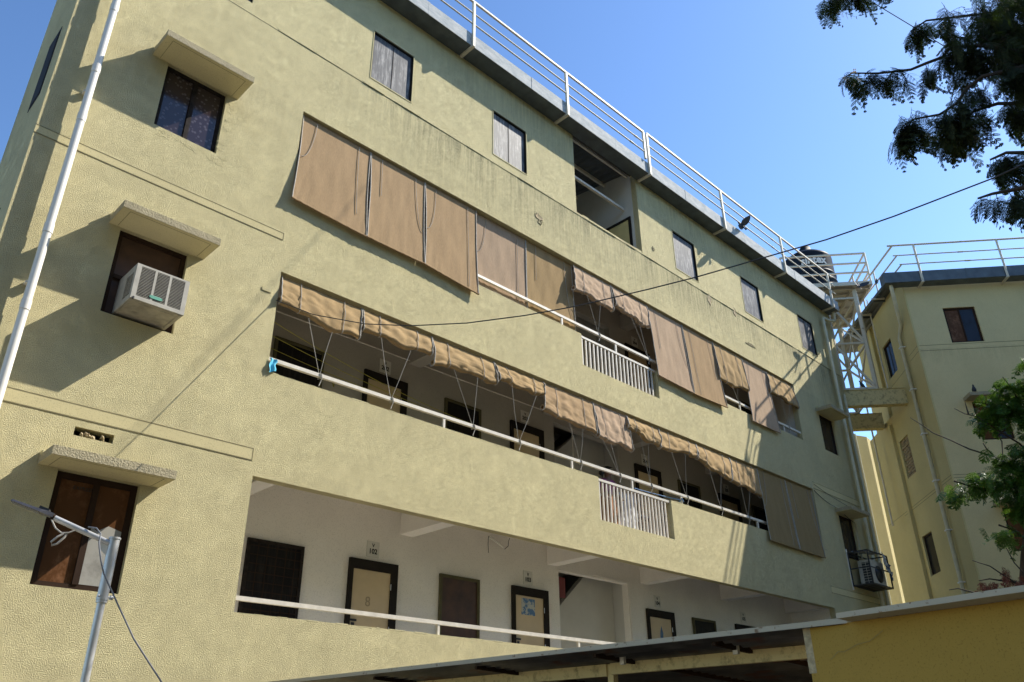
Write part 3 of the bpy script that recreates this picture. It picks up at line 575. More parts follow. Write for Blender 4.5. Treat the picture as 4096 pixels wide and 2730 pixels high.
for i, a in enumerate([
    ('ochre rolled up blind hanging deepest at its right end, leftmost of the middle opening', 4.66, 6.02, 7.73, 4.64, 5.97, 7.24, 7.14, 'roll', OCH, .02),
    ('neatly rolled ochre blind above the door numbered 202', 6.05, 7.40, 7.73, 6.03, 7.35, 7.30, 7.34, 'roll', OCH, .0),
    ('ochre blind rolled up loosely with an open fold, right of the one above door 202', 7.42, 8.78, 7.73, 7.40, 8.80, 7.22, 7.30, 'roll', OCH, .0),
    ('tightly rolled ochre blind in the middle opening above the door numbered 203', 8.80, 10.04, 7.73, 8.86, 9.98, 7.36, 7.38, 'roll', OCH, .0),
    ('deep hanging tan blind of the middle opening in front of the stair well, left one', 10.06, 11.43, 7.73, 9.96, 11.40, 7.12, 7.02, 'roll', TAN, .0),
    ('deep hanging reddish tan blind of the middle opening, flared at its lower right', 11.45, 12.46, 7.73, 11.46, 12.50, 6.99, 6.95, 'roll', PINK, .0),
    ('short twisted ochre roll with its striped end showing, above the middle slatted railing', 12.49, 13.56, 7.73, 12.40, 13.44, 7.40, 7.26, 'roll', OCH, .0),
    ('thin rolled ochre blind in the middle opening above the door numbered 204', 13.58, 14.93, 7.73, 13.46, 14.78, 7.25, 7.36, 'roll', OCH, .0),
    ('ochre rolled blind with diagonal folds, left neighbour of the one half in shade', 14.95, 16.28, 7.73, 14.83, 16.12, 7.32, 7.08, 'roll', OCH, .0),
    ('brownish rolled blind half in shade, touching the lowered shaded pair', 16.30, 17.50, 7.73, 16.16, 17.36, 7.12, 6.98, 'roll', OCH, .0),
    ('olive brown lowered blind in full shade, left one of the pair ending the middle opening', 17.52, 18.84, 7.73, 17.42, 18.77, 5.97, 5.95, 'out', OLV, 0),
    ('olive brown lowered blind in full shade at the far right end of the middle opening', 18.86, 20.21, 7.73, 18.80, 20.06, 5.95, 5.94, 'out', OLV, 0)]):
    tie = {0: ([(5.43, 6.40)], (.35, .65)), 1: ([(6.68, 6.40)], (.25, .68)), 2: ([(8.34, 6.40)], (.3, .68)), 3: ([(9.40, 6.40)], (.25, .8)), 4: ([(10.99, 6.40)], (.45, .72)), 5: ([(12.13, 6.40)], (.1, .35)), 6: ([(13.13, 6.40)], (.35, .62)), 7: ([(14.38, 6.40)], (.3, .68)), 8: ([(15.68, 6.40)], (.3, .65)), 9: ([(16.8, 6.40)], (.3, .6))}.get(i)
    blind(*a[:10], 200 + i, G2, a[10], tie, .05 if i in (2, 6, 8) else 0)
# yellow washing lines in the middle corridor
wl = thing('washing_line', (4.7, .9, 7.0), 'thin yellow washing lines strung along the middle corridor ceiling near door 202', 'rope')
MB().tube(sag((4.62, .3, 7.15), (9.6, 1.15, 7.0), .12), .005, 5).tube(sag((4.62, .5, 7.05), (8.2, 1.15, 7.02), .05), .005, 5).tube(sag((4.62, 1.1, 7.2), (8.6, 1.15, 7.0), .08), .005, 5).tube([(6.3, 1.17, 7.0), (6.32, 1.12, 6.85), (6.35, 1.14, 6.97), (6.28, 1.15, 6.93)], .012, 5).build('line', 'yellow_cord', wl)
bl = MB().tube(sag((12.9, .3, 6.35), (14.16, .06, 6.3), .01), .01, 6).tube([(14.13, .03, 6.33), (14.19, .03, 6.27), (14.19, .09, 6.3), (14.13, .09, 6.27), (14.16, .03, 6.31)], .012, 6).build('rope', 'blue_cord'); tag(bl, 'short blue rope tied to a hand rail post right of the middle slatted railing', 'rope')
# blue cloth at left end of middle hand rail
bc = MB(); vs = []
for j in range(9):
    for i in range(9): u = i / 8; v = j / 8; vs.append((4.615 + u * .10 + .012 * math.sin(9 * v), -.012 - .015 * math.sin(u * 8 + v * 3) - .02 * v, 6.40 - v * (.22 - .05 * u)))
bc.add(vs, [(j * 9 + i, j * 9 + i + 1, (j + 1) * 9 + i + 1, (j + 1) * 9 + i) for j in range(8) for i in range(8)], True)
bc.add([(x, y + .004, z) for x, y, z in vs], [(j * 9 + i, (j + 1) * 9 + i, (j + 1) * 9 + i + 1, j * 9 + i + 1) for j in range(8) for i in range(8)], True)
tag(bc.build('cloth', 'blue_cloth'), 'small bright blue cloth hanging off the left end of the middle hand rail', 'cloth')
# ================================================================== AIR CONDITIONER (left)
ac = thing('air_conditioner', (2.9, 0, 6.33), 'dusty white window air conditioner with three louvred grilles in the boarded window', 'air conditioner')
X0, X1, Y0, Z0, Z1 = 2.58, 3.215, -.47, 6.335, 6.80
MB().box(X0, X1, Y0 + .012, .08, Z0, Z1).build('casing', 'ac', ac)
fr = MB(); gw = (X1 - X0 - .14) / 3
fr.box(X0, X0 + .055, Y0, Y0 + .012, Z0, Z1).box(X1 - .055, X1, Y0, Y0 + .012, Z0, Z1).box(X0 + .055, X1 - .055, Y0, Y0 + .012, Z0, Z0 + .05).box(X0 + .055, X1 - .055, Y0, Y0 + .012, Z1 - .025, Z1)
for k in (1, 2): xx = X0 + .055 + k * (X1 - X0 - .11) / 3; fr.box(xx - .014, xx + .014, Y0, Y0 + .012, Z0 + .05, Z1 - .025)
fr.build('front_frame', 'ac', ac)
for k in range(3):
    a = X0 + .055 + k * (X1 - X0 - .11) / 3 + (.014 if k else 0); c = X0 + .055 + (k + 1) * (X1 - X0 - .11) / 3 - (.014 if k < 2 else 0)
    gb = MB().box(a, c, Y0 + .0095, Y0 + .0118, Z0 + .05, Z1 - .025).build('grille', 'ac_dark', ac)
    s = MB()
    for j in range(20): z = Z0 + .062 + j * .0192; s.box(a, c, Y0 + .002, Y0 + .0094, z, z + .0040)
    s.build('louvres', 'ac', gb)
sg = MB()
for a, c in ((-.40, -.30), (-.28, -.20)): sg.box(X0 - .002, X0 + .001, a, c, Z0 + .08, Z1 - .10)
sg = sg.build('side_vent', 'ac_dark', ac); s2 = MB()
for j in range(16):
    for a, c in ((-.40, -.30), (-.28, -.20)): s2.box(X0 - .005, X0 - .002, a, c, Z0 + .09 + j * .017, Z0 + .095 + j * .017)
s2.build('louvres', 'ac', sg)
MB().box(X0 + .01, X1 - .01, Y0 + .03, -.01, Z0 - .004, Z0).box(X0 + .02, X0 + .05, Y0 + .02, -.01, Z0 - .012, Z0 - .004).box(X1 - .05, X1 - .02, Y0 + .02, -.01, Z0 - .012, Z0 - .004).box(X0 + .1, X1 - .1, Y0 + .07, Y0 + .09, Z0 - .008, Z0 - .004).box(X0 + .14, X1 - .16, -.16, -.14, Z0 - .008, Z0 - .004).build('base_pan', 'ac_under', ac)
bd = MB().box(2.80, 2.92, Y0 - .006, Y0 - .0002, Z0 + .075, Z0 + .115).box(2.785, 2.80, Y0 - .005, Y0 - .0002, Z0 + .082, Z0 + .108).box(2.92, 2.935, Y0 - .005, Y0 - .0002, Z0 + .082, Z0 + .108).build('badge', 'green_badge', ac)
MB().tube([(X0 + .03, Y0 - .012, Z0 + .01), (X0 + .03, Y0 + .01, Z0 + .01)], .014, 10).build('drain_plug', 'black_steel', ac)
# ================================================================== CAGED OUTDOOR UNIT (right)
cg = thing('caged_outdoor_unit', (22.1, 0, 5.5), 'outdoor cooling unit in a black steel cage under a window, half covered by torn tarpaulin', 'air conditioner')
x0, x1, y0, z0, z1 = 21.52, 22.72, -.55, 5.44, 6.28
cf = MB()
for x in (x0, x1):
    for y in (y0, -.03): cf.bar((x, y, z0), (x, y, z1), .03)
for z in (z0, z1):
    for y in (y0, -.03): cf.bar((x0, y, z), (x1, y, z), .03)
    for x in (x0, x1): cf.bar((x, y0, z), (x, 0, z), .03)
cf.bar((x0, y0, z0 + .42), (x1, y0, z0 + .42), .025).bar((x0, y0, z0 + .42), (x0, 0, z0 + .42), .025); cf.build('cage', 'black_steel', cg)
fl = MB()
for i in range(15): fl.box(x0 + .03 + i * .08, x0 + .075 + i * .08, y0 + .02, -.05, z0 - .01, z0 + .004)
fl.box(x0, x1, y0 + .16, y0 + .22, z0 - .014, z0 - .0102).box(x0, x1, -.25, -.19, z0 - .014, z0 - .0102); fl.build('cage_floor', 'black_steel', cg)
MB().box(x0 + .30, x1 - .12, -.45, -.12, z0 + .01, z0 + .66).build('casing', 'ac', cg); 
vg = MB().box(x0 + .297, x0 + .30, -.43, -.22, z0 + .05, z0 + .60).build('side_vent', 'ac_dark', cg); vb = MB()
for j in range(9): vb.box(x0 + .292, x0 + .2965, -.43, -.22, z0 + .05 + j * .065, z0 + .06 + j * .065)
vb.box(x0 + .292, x0 + .2965, -.33, -.32, z0 + .05, z0 + .6); vb.build('vent_bars', 'ac', vg)
MB().lathe([(0, 0), (.22, 0), (.22, .01), (.0, .01)], (0, 0, 0), 24).build('fan_guard', 'ac_dark', cg, Matrix.Translation((x0 + .72, -.452, z0 + .32)) @ Matrix.Rotation(R(90), 4, 'X'))
MB().box(x0 - .02, x0 + .02, -.02, .0, z0 - .1, z1 + .1).build('backing_board', 'corridor', cg)
def crumple(pts, nu, nv, mat, name, parent, amp, seed):
    q = random.Random(seed); a, b_, c, d = [Vector(p) for p in pts]; vs = []
    for j in range(nv + 1):
        for i in range(nu + 1):
            u = i / nu; v = j / nv; p = (a.lerp(b_, u)).lerp(d.lerp(c, u), v)
            vs.append(p + Vector((q.uniform(-amp, amp), q.uniform(-amp, amp), q.uniform(-amp, amp))))
    fs = [(j * (nu + 1) + i, j * (nu + 1) + i + 1, (j + 1) * (nu + 1) + i + 1, (j + 1) * (nu + 1) + i) for j in range(nv) for i in range(nu)]
    o = MB().add(vs, fs, False).build(name, mat, parent); sm = o.modifiers.new('thick', 'SOLIDIFY'); sm.thickness = .006; return o
crumple([(x0 - .02, -.5, z1 + .0), (x0 + .75, -.6, z1 - .02), (x0 + .8, -.08, z1 + .1), (x0 + .1, -.08, z1 + .02)], 9, 6, 'tarp_grey', 'tarpaulin', cg, .035, 3)
crumple([(x0 + .72, -.60, z1 + .05), (x0 + .95, -.6, z1 - .02), (x0 + 1.1, -.62, z0 + .35), (x0 + .95, -.6, z0 + .4)], 3, 8, 'tarp_grey', 'tarpaulin', cg, .03, 4)
crumple([(x0 + .92, -.61, z0 + .62), (x0 + 1.3, -.56, z0 + .62), (x0 + 1.42, -.5, z0 + .22), (x0 + 1.12, -.6, z0 + .25)], 6, 6, 'tarp_blue', 'tarpaulin_corner', cg, .03, 5)
# ================================================================== PERSON BEHIND THE SLATS
def skin_body(name, verts, edges, mat, parent=None, sub=2, root=0):
    me = bpy.data.meshes.new(name); off = Vector(parent.get('_b', (0, 0, 0))) if parent else Vector()
    me.from_pydata([Vector(v[:3]) - off for v in verts], edges, []); o = bpy.data.objects.new(name, me); COL.objects.link(o)
    o.modifiers.new('s', 'SKIN'); 
    for i, v in enumerate(verts): me.skin_vertices[0].data[i].radius = (v[3], v[3] * (v[4] if len(v) > 4 else 1)); me.skin_vertices[0].data[i].use_root = (i == root)
    ms = o.modifiers.new('u', 'SUBSURF'); ms.levels = sub; ms.render_levels = sub
    bpy.context.view_layer.update(); m2 = bpy.data.meshes.new_from_object(o.evaluated_get(bpy.context.evaluated_depsgraph_get())); m2.name = name; m2.materials.clear(); m2.materials.append(M[mat])
    o.modifiers.clear(); o.data = m2
    for p in m2.polygons: p.use_smooth = True
    if parent: o.parent = parent; o['_b'] = tuple(off)
    return o
px, py, pz = 12.36, .55, 5.30
pe = thing('person', (px, py, pz), 'person in a magenta blouse and orange brown skirt standing behind the middle slatted railing', 'person')
V_ = [(px, py, pz + .72, .13), (px, py, pz + .95, .11), (px + .01, py, pz + 1.12, .13), (px + .02, py, pz + 1.20, .05), (px + .03, py - .01, pz + 1.30, .085), (px + .03, py - .01, pz + 1.40, .075),
      (px - .17, py, pz + 1.12, .05), (px - .23, py - .02, pz + .88, .04), (px - .20, py - .16, pz + .72, .03), (px + .18, py, pz + 1.12, .05), (px + .25, py - .02, pz + .88, .04), (px + .20, py - .18, pz + .76, .03),
      (px - .08, py, pz + .62, .08), (px - .08, py, pz + .35, .06), (px - .08, py, pz + .06, .04), (px - .08, py - .12, pz + .03, .03), (px + .08, py, pz + .62, .08), (px + .08, py, pz + .35, .06), (px + .08, py, pz + .06, .04), (px + .08, py - .12, pz + .03, .03)]
for hx, hy, hz in ((px - .20, py - .16, pz + .72), (px + .20, py - .18, pz + .76)): pass
E_ = [(0, 1), (1, 2), (2, 3), (3, 4), (4, 5), (2, 6), (6, 7), (7, 8), (2, 9), (9, 10), (10, 11), (0, 12), (12, 13), (13, 14), (14, 15), (0, 16), (16, 17), (17, 18), (18, 19)]
for base in (8, 11):
    bx, by, bz = V_[base][:3]
    for k in range(4): V_.append((bx - .03 + k * .02, by - .045, bz - .01, .009)); E_.append((base, len(V_) - 1)); V_.append((bx - .032 + k * .021, by - .085 + .004 * abs(k - 1), bz - .03, .0075)); E_.append((len(V_) - 2, len(V_) - 1))
    V_.append((bx + (.04 if base == 8 else -.04), by - .03, bz - .005, .010)); E_.append((base, len(V_) - 1))
body = skin_body('body', V_, E_, 'skin', pe)
skin_body('blouse', [(px, py, pz + .80, .135), (px, py, pz + .98, .13), (px + .01, py, pz + 1.13, .14), (px + .02, py, pz + 1.17, .07), (px - .18, py, pz + 1.11, .062), (px - .225, py - .01, pz + .95, .055), (px + .19, py, pz + 1.11, .062), (px + .245, py - .01, pz + .95, .055)], [(0, 1), (1, 2), (2, 3), (2, 4), (4, 5), (2, 6), (6, 7)], 'pink', pe)
sk = MB(); n = 28
sk.add([(px + (.15 + .11 * (1 - t_) + .018 * math.sin(j * 1.8 + t_ * 3)) * math.cos(2 * math.pi * j / n), py + (.12 + .09 * (1 - t_) + .015 * math.sin(j * 2.1)) * math.sin(2 * math.pi * j / n), pz + .08 + .76 * t_) for t_ in (0, .2, .4, .6, .8, 1) for j in range(n)], [(i * n + j, i * n + (j + 1) % n, (i + 1) * n + (j + 1) % n, (i + 1) * n + j) for i in range(5) for j in range(n)], True); sk.build('skirt', 'orange', pe)
skin_body('hair', [(px + .035, py + .02, pz + 1.33, .098), (px + .03, py + .02, pz + 1.42, .08), (px - .03, py + .12, pz + 1.34, .06), (px - .06, py + .13, pz + 1.29, .045)], [(0, 1), (0, 2), (2, 3)], 'hair', pe)
fc = MB()
for dx in (-.028, .028): fc.box(px + .03 + dx - .01, px + .03 + dx + .01, py - .10, py - .092, pz + 1.325, pz + 1.332)
fc.add([(px + .02, py - .09, pz + 1.29), (px + .04, py - .09, pz + 1.29), (px + .03, py - .115, pz + 1.295), (px + .03, py - .092, pz + 1.325)], [(0, 1, 2), (0, 2, 3), (1, 3, 2)]); fc.box(px + .01, px + .05, py - .095, py - .09, pz + 1.265, pz + 1.27); fc.build('face_features', 'hair', pe)
ws = crumple([(12.72, .55, 6.30), (13.2, .5, 6.30), (13.2, .5, 5.45), (12.72, .55, 5.4)], 8, 10, 'white_cloth', 'bed_sheet', None, .012, 8); tag(ws, 'white sheet hung to dry behind the right half of the middle slatted railing', 'cloth')
sb2 = B1(13.0, 13.75, .7, .74, 5.80, 5.88).build('bench_rail', 'black_steel'); 
bt = thing('table', (13.4, .8, 5.3), 'low white topped table with a dark rim behind the middle slatted railing', 'table'); bpy.data.objects.remove(sb2)
MB().box(13.22, 13.75, .6, 1.0, 5.94, 5.98).build('tabletop', 'white_cloth', bt); MB().box(13.21, 13.76, .59, .60, 5.86, 5.94).build('apron', 'black_steel', bt)
for lx in (13.24, 13.71):
    for ly in (.62, .97): MB().box(lx, lx + .03, ly, ly + .03, 5.3, 5.94).build('leg', 'galv', bt)
# ================================================================== BUILDING B (turned 50 degrees)
PB = Vector((23.556, -2.455, 0)); uB = Vector((.6428, -.766, 0)); wB = Vector((.766, .6428, 0))
MBm = Matrix(((uB.x, wB.x, 0, PB.x), (uB.y, wB.y, 0, PB.y), (0, 0, 1, 0), (0, 0, 0, 1)))
Bd = thing('yellow_building', tuple(PB), 'shaded yellow building at right, turned toward the camera, with sloping verge and roof railing', 'building')
def bb(*a): return MB().box(*a, m=MBm)
FW = [(.95, 1.87, 12.25, 13.41), (1.02, 1.90, 9.24, 10.38), (1.02, 1.90, 6.2, 7.35), (4.2, 5.1, 12.25, 13.41), (4.2, 5.1, 9.24, 10.38)]
SW = [(1.85, 2.66, 12.30, 13.42), (2.30, 3.08, 6.17, 7.32), (2.33, 3.08, 9.12, 10.32)]
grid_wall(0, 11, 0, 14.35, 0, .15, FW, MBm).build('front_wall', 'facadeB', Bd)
MS = MBm @ Matrix(((0, 1, 0, 0), (1, 0, 0, 0), (0, 0, 1, 0), (0, 0, 0, 1)))    # x runs back along the side wall, y into the building
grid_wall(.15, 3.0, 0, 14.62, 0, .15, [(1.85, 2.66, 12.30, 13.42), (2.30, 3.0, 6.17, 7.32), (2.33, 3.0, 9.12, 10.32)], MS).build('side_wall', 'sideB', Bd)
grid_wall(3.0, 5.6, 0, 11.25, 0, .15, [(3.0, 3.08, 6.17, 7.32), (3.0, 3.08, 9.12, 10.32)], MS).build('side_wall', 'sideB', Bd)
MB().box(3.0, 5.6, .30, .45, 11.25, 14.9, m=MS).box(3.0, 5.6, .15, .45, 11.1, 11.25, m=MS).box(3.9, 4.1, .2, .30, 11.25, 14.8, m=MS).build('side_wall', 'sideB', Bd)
MB().box(-.004, .72, -.045, .0, 0, 14.40, m=MS).build('corner_pier', 'sideB', Bd)
for h in FW:
    x0, x1, z0, z1 = h; f = MB()
    for q in ((x0, x1, .05, .09, z1 - .06, z1), (x0, x1, .05, .09, z0, z0 + .05), (x0, x0 + .06, .05, .09, z0 + .05, z1 - .06), (x1 - .06, x1, .05, .09, z0 + .05, z1 - .06), ((x0 + x1) / 2 - .02, (x0 + x1) / 2 + .02, .05, .085, z0 + .05, z1 - .06)): f.box(*q, m=MBm)
    wo = f.build('window', 'frame_brown', Bd); xm = (x0 + x1) / 2
    bb(x0 + .06, xm - .02, .07, .075, z0 + .05, z1 - .06).build('pane', 'pane_brown', wo); bb(xm + .02, x1 - .06, .065, .07, z0 + .05, z1 - .06).build('pane', 'pane_blue', wo)
for h in SW[:2]:
    x0, x1, z0, z1 = h; f = MB()
    for q in ((x0, x1, .05, .09, z1 - .05, z1), (x0, x1, .05, .09, z0, z0 + .04), (x0, x0 + .05, .05, .09, z0 + .04, z1 - .05), (x1 - .05, x1, .05, .09, z0 + .04, z1 - .05)): f.box(*q, m=MS)
    wo = f.build('window', 'frame_brown', Bd); MB().box(x0 + .05, x1 - .05, .07, .075, z0 + .04, z1 - .05, m=MS).build('pane', 'pane_dark', wo)
br = MB()
for j in range(13):
    for i in range(4):
        x = 2.34 + i * .19 - (.09 if j % 2 else 0) + rnd.uniform(-.006, .006); a = max(2.335, x); c = min(3.075, x + .175)
        if c > a + .02: br.box(a, c, .03 + rnd.random() * .02, .1, 9.13 + j * .092, 9.13 + j * .092 + .075, m=MS)
br.build('bricked_up_opening', 'brick', Bd); MB().box(2.33, 3.08, .10, .14, 9.12, 10.32, m=MS).build('mortar', 'groove', Bd)
bc_ = bb(.82, 2.15, -.45, 0, 10.40, 10.50).build('window_canopy', 'canopy', Bd); bb(.82, 2.15, -.45, 0, 7.38, 7.48).build('window_canopy', 'canopy', Bd)
for z0, z1 in ((12.03, 12.2), (8.2, 8.28), (5.1, 5.2)):
    gl = MB().box(.01, 11, -.004, .001, z0, z0 + .012, m=MBm).box(.01, 11, -.004, .001, z1, z1 + .012, m=MBm).box(1.05, 4.0, -.004, .001, z0, z0 + .012, m=MS).box(.0, .7, -.048, -.044, z0, z0 + .012, m=MS).box(.0, .7, -.048, -.044, z1, z1 + .012, m=MS)
    if z1 < 9: gl.box(1.05, 5.5, -.004, .001, z1, z1 + .012, m=MS)
    gl.build('scored_line', 'groove', Bd)
zB = lambda y: 14.50 + .10 * y
corr(-.38, 11, -.08, 6.6, zB, .22, .035, m=MBm).build('roof_sheet', 'roofsheet', Bd)
vf = MB(); 
vf.add([MBm @ Vector(v) for v in ((-.39, -.1, zB(-.1) - .06), (-.36, -.1, zB(-.1) - .06), (-.36, -.1, zB(-.1) + .04), (-.39, -.1, zB(-.1) + .04), (-.39, 6.6, zB(6.6) - .06), (-.36, 6.6, zB(6.6) - .06), (-.36, 6.6, zB(6.6) + .04), (-.39, 6.6, zB(6.6) + .04))], [(0, 1, 2, 3), (7, 6, 5, 4), (0, 4, 5, 1), (1, 5, 6, 2), (2, 6, 7, 3), (3, 7, 4, 0)])
for y in (.3, 1.5, 2.9, 4.4): vf.box(-.36, .1, y, y + .06, zB(y) - .09, zB(y) - .02, m=MBm)
vf.build('verge_trim', 'gutterB', Bd)
gg = MB()
for i in range(5): a = -.66 + i * 2.42; gg.box(a, a + 2.41, -.40 - .004 * (i % 2), -.392, 14.16, 14.51, m=MBm).box(a, a + 2.41, -.392, -.06, 14.155, 14.165, m=MBm).box(a + 2.38, a + 2.415, -.408, -.4, 14.158, 14.513, m=MBm)
gg.box(-.666, -.66, -.40, -.06, 14.16, 14.51, m=MBm); gg.build('gutter', 'gutterB', Bd)
T_ = lambda u, w_, z: tuple(MBm @ Vector((u, w_, z)))
rB = MB().tube([T_(-.35, -.42, 15.44), T_(11, -.42, 15.44)], .030, 8).build('roof_railing', 'rust_cream', Bd)
for z, e in ((15.08, -.25), (14.76, -.12)): MB().tube([T_(e, -.42, z), T_(11, -.42, z)], .02, 8).tube([T_(1.9 + e, -.42, z), T_(2.05 + e, -.42, z)], .027, 8).build('railing_pipe', 'rust_cream', rB)
for u in (.42, 2.85, 5.3, 7.8, 10.2): MB().bar(T_(u, -.425, 14.12), T_(u, -.425, 15.43), .055).bar(T_(u, 0, 14.13), T_(u, -.44, 14.13), .06, .05).build('railing_post', 'rust_cream', rB)
for k, (e, z) in enumerate(((-.22, 15.42), (-.15, 15.06), (-.08, 14.74))): MB().tube([T_(e, -.42, z), T_(e - .08, 6.4, z + .66)], .03 if k == 0 else .024, 8).build('railing_pipe', 'rust_cream', rB)
for w_ in (1.3, 2.6, 3.9, 5.2, 6.3): MB().bar(T_(-.24, w_, zB(w_) + .03), T_(-.24, w_, zB(w_) + .93), .04).bar(T_(-.50, w_, zB(w_) - .08), T_(-.1, w_, zB(w_) - .08), .05).build('railing_post', 'rust_cream', rB)
MB().tube([T_(-.45, -.22, 14.16), T_(-.45, -.22, 13.95), T_(-.12, .55, 13.2), T_(-.09, .95, 12.95), T_(-.09, .95, .2)], .055, 12).build('downpipe', 'pvc_yellow', Bd)
for z in (12.6, 11.2, 9.8, 8.4, 7.0, 5.6): MB().box(.88, 1.03, -.16, 0, z, z + .03, m=MS).build('pipe_bracket', 'pvc', Bd)
MB().box(3.3, 3.45, -.10, .0, 0, 11, m=MS).build('pipe_chase', 'sideB', Bd)
# link block behind the gap
Lk = thing('far_block', (31.8, 2.7, 0), 'sunlit yellow corner of a block farther back, seen in the gap between the two buildings', 'building')
pg = [(28.8, 3.95), (31.8, 2.72), (34.5, 2.99), (34.5, 8), (28.8, 8)]
MB().add([(x, y, 0) for x, y in pg] + [(x, y, 12.85) for x, y in pg], [(i, (i + 1) % 5, 5 + (i + 1) % 5, 5 + i) for i in range(5)] + [(9, 8, 7, 6, 5)][::-1]).build('wall', 'sideB', Lk)
MB().tube([(31.0, 2.85, 0), (31.0, 2.85, 12.8)], .05, 8).build('downpipe', 'pvc_yellow', Lk)
# ================================================================== CONNECTING BEAMS + WATER TOWER
pA = Vector((24.43, -.70, 0))
TWm = Matrix(((uB.x, wB.x, 0, pA.x), (uB.y, wB.y, 0, pA.y), (0, 0, 1, 0), (0, 0, 0, 1)))   # origin at near right leg
for k, (wd, lb) in enumerate(((-.12, 'near weathered yellow beam bridging the two buildings under the water tower'), (1.98, 'far weathered yellow beam bridging the two buildings, lower in view'))):
    o = MB().box(-1.35 if k == 0 else -2.0, .95 if k == 0 else .72, wd, wd + .24, 11.08, 11.58, m=TWm).box(-1.35 if k == 0 else -2.0, .95 if k == 0 else .72, wd - .03, wd + .27, 11.58, 11.60, m=TWm).build('support_beam', 'beam'); tag(o, lb, 'beam', 'beams carrying the water tower')
tw = thing('water_tower', tuple(TWm @ Vector((-.5, 1, 11.6))), 'cream steel lattice tower with railed platform in the gap between the buildings', 'tower')
LG = [(0, 0), (0, 2.1), (-1.0, 0), (-1.0, 2.1)]
for u, w_ in LG: MB().bar(TWm @ Vector((u, w_, 11.6)), TWm @ Vector((u, w_, 15.22)), .11).build('leg', 'rust_cream', tw)
bc2 = MB(); t2 = lambda u, w_, z: TWm @ Vector((u, w_, z))
for z in (11.68, 13.25, 14.9):
    for (a, b_) in (((0, 0), (-1, 0)), ((0, 2.1), (-1, 2.1)), ((0, 0), (0, 2.1)), ((-1, 0), (-1, 2.1))): bc2.bar(t2(*a, z), t2(*b_, z), .06)
for z0, z1 in ((11.68, 13.25), (13.25, 14.9)):
    bc2.bar(t2(0, 0, z0), t2(-1, 0, z1), .06).bar(t2(0, .03, z0), t2(0, 2.1, z1), .05).bar(t2(0, 2.1, z0), t2(0, 0, z1), .05).bar(t2(0, 2.1, z1), t2(-1, 2.1, z0), .06).bar(t2(0, 2.06, z0), t2(-1, 2.06, z1), .05).bar(t2(-1, 0, z0), t2(-1, 2.1, z1), .05)
bc2.build('bracing', 'rust_cream', tw)
pu0, pu1, pw0, pw1 = -2.25, .50, -.25, 2.75
pf = MB()
for a, b_ in (((pu0, pw0), (pu1, pw0)), ((pu0, pw1), (pu1, pw1)), ((pu0, pw0), (pu0, pw1)), ((pu1, pw0), (pu1, pw1)), ((pu0, 0), (pu1, 0)), ((pu0, 2.1), (pu1, 2.1)), ((0, pw0), (0, pw1)), ((-1, pw0), (-1, pw1))): pf.bar(t2(*a, 15.30), t2(*b_, 15.30), .07, .13)
for k in range(6): y = pw0 + .25 + k * .5; pf.bar(t2(pu0, y, 15.34), t2(pu1, y, 15.34), .04, .05)
pf.build('platform_frame', 'rust_cream', tw)
MB().box(pu0, pu1, pw0, pw1, 15.37, 15.39, m=TWm).build('platform_deck', 'rust_cream', tw)
rp = MB()
for z in (15.72, 16.08, 16.45):
    rp.bar(t2(pu0, pw0, z), t2(pu1 - .02, pw0, z), .05).bar(t2(pu1, pw0, z), t2(pu1, pw1, z), .045).bar(t2(pu0, pw1, z), t2(pu1, pw1, z), .045)
for a in ((pu1, pw0), (pu1, 1.2), (pu1, pw1), (-.9, pw1), (pu0, pw0), (-.9, pw0)):
    if a != (-.9, pw0): rp.bar(t2(*a, 15.37), t2(*a, 16.47), .05)
rp.build('railing', 'rust_cream', tw)
ld = MB()
for u in (.34, .68): ld.tube([t2(u, .9, 11.6), t2(u, .9, 15.3)], .02, 6)
ld.tube([t2(.5, 2.6, 8.0), t2(.5, 2.6, 15.0)], .03, 6); ld.build('supply_pipe', 'cream_metal', tw)
tc = t2(-.86, 1.45, 0); R0 = .84
tk = thing('water_tank', (tc.x, tc.y, 15.40), 'black ribbed plastic water tank with domed lid on the tower platform', 'tank')
pr = [(0, 0), (R0, 0)]
for i in range(4): z = .12 + i * .27; pr += [(R0, z - .04), (R0, z), (R0, z + .06), (R0 + .035, z + .10), (R0 + .035, z + .15), (R0, z + .19), (R0, z + .21)]
pr += [(R0, 1.2), (R0, 1.4), (R0, 1.6), (R0, 1.78), (R0, 1.80), (R0 - .04, 1.88), (.62, 2.02), (.33, 2.12), (.28, 2.13), (0, 2.13)]
MB().lathe(pr, (tc.x, tc.y, 15.40), 48).build('body', 'tank', tk)
MB().lathe([(.30, 2.10), (.21, 2.44), (.18, 2.48), (0, 2.49)], (tc.x, tc.y, 15.40), 4).build('lid', 'tank', tk)
# lettering wrapped round the tank, facing the camera
ang0 = math.atan2(-9.3 - tc.y, 0 - tc.x)
lt = MB()
cu = bpy.data.curves.new('x', 'FONT'); cu.body = 'sintex'; cu.size = .36; cu.align_x = 'CENTER'; cu.offset = .012; cu.extrude = .004; cu.resolution_u = 3
tmp = bpy.data.objects.new('x', cu); COL.objects.link(tmp); bpy.context.view_layer.update(); me = bpy.data.meshes.new_from_object(tmp.evaluated_get(bpy.context.evaluated_depsgraph_get())); bpy.data.objects.remove(tmp)
for v in me.vertices:
    a = ang0 + .28 + v.co.x / (R0 + .04); r_ = R0 + .040 + v.co.z; z = v.co.y * 1.15 + 15.40 + 1.30
    v.co = Vector((tc.x + r_ * math.cos(a), tc.y + r_ * math.sin(a), z)) - Vector(tk['_b'])
me.materials.clear(); me.materials.append(M['tank_text']); me.name = 'lettering'; o = bpy.data.objects.new('lettering', me); COL.objects.link(o); o.parent = tk
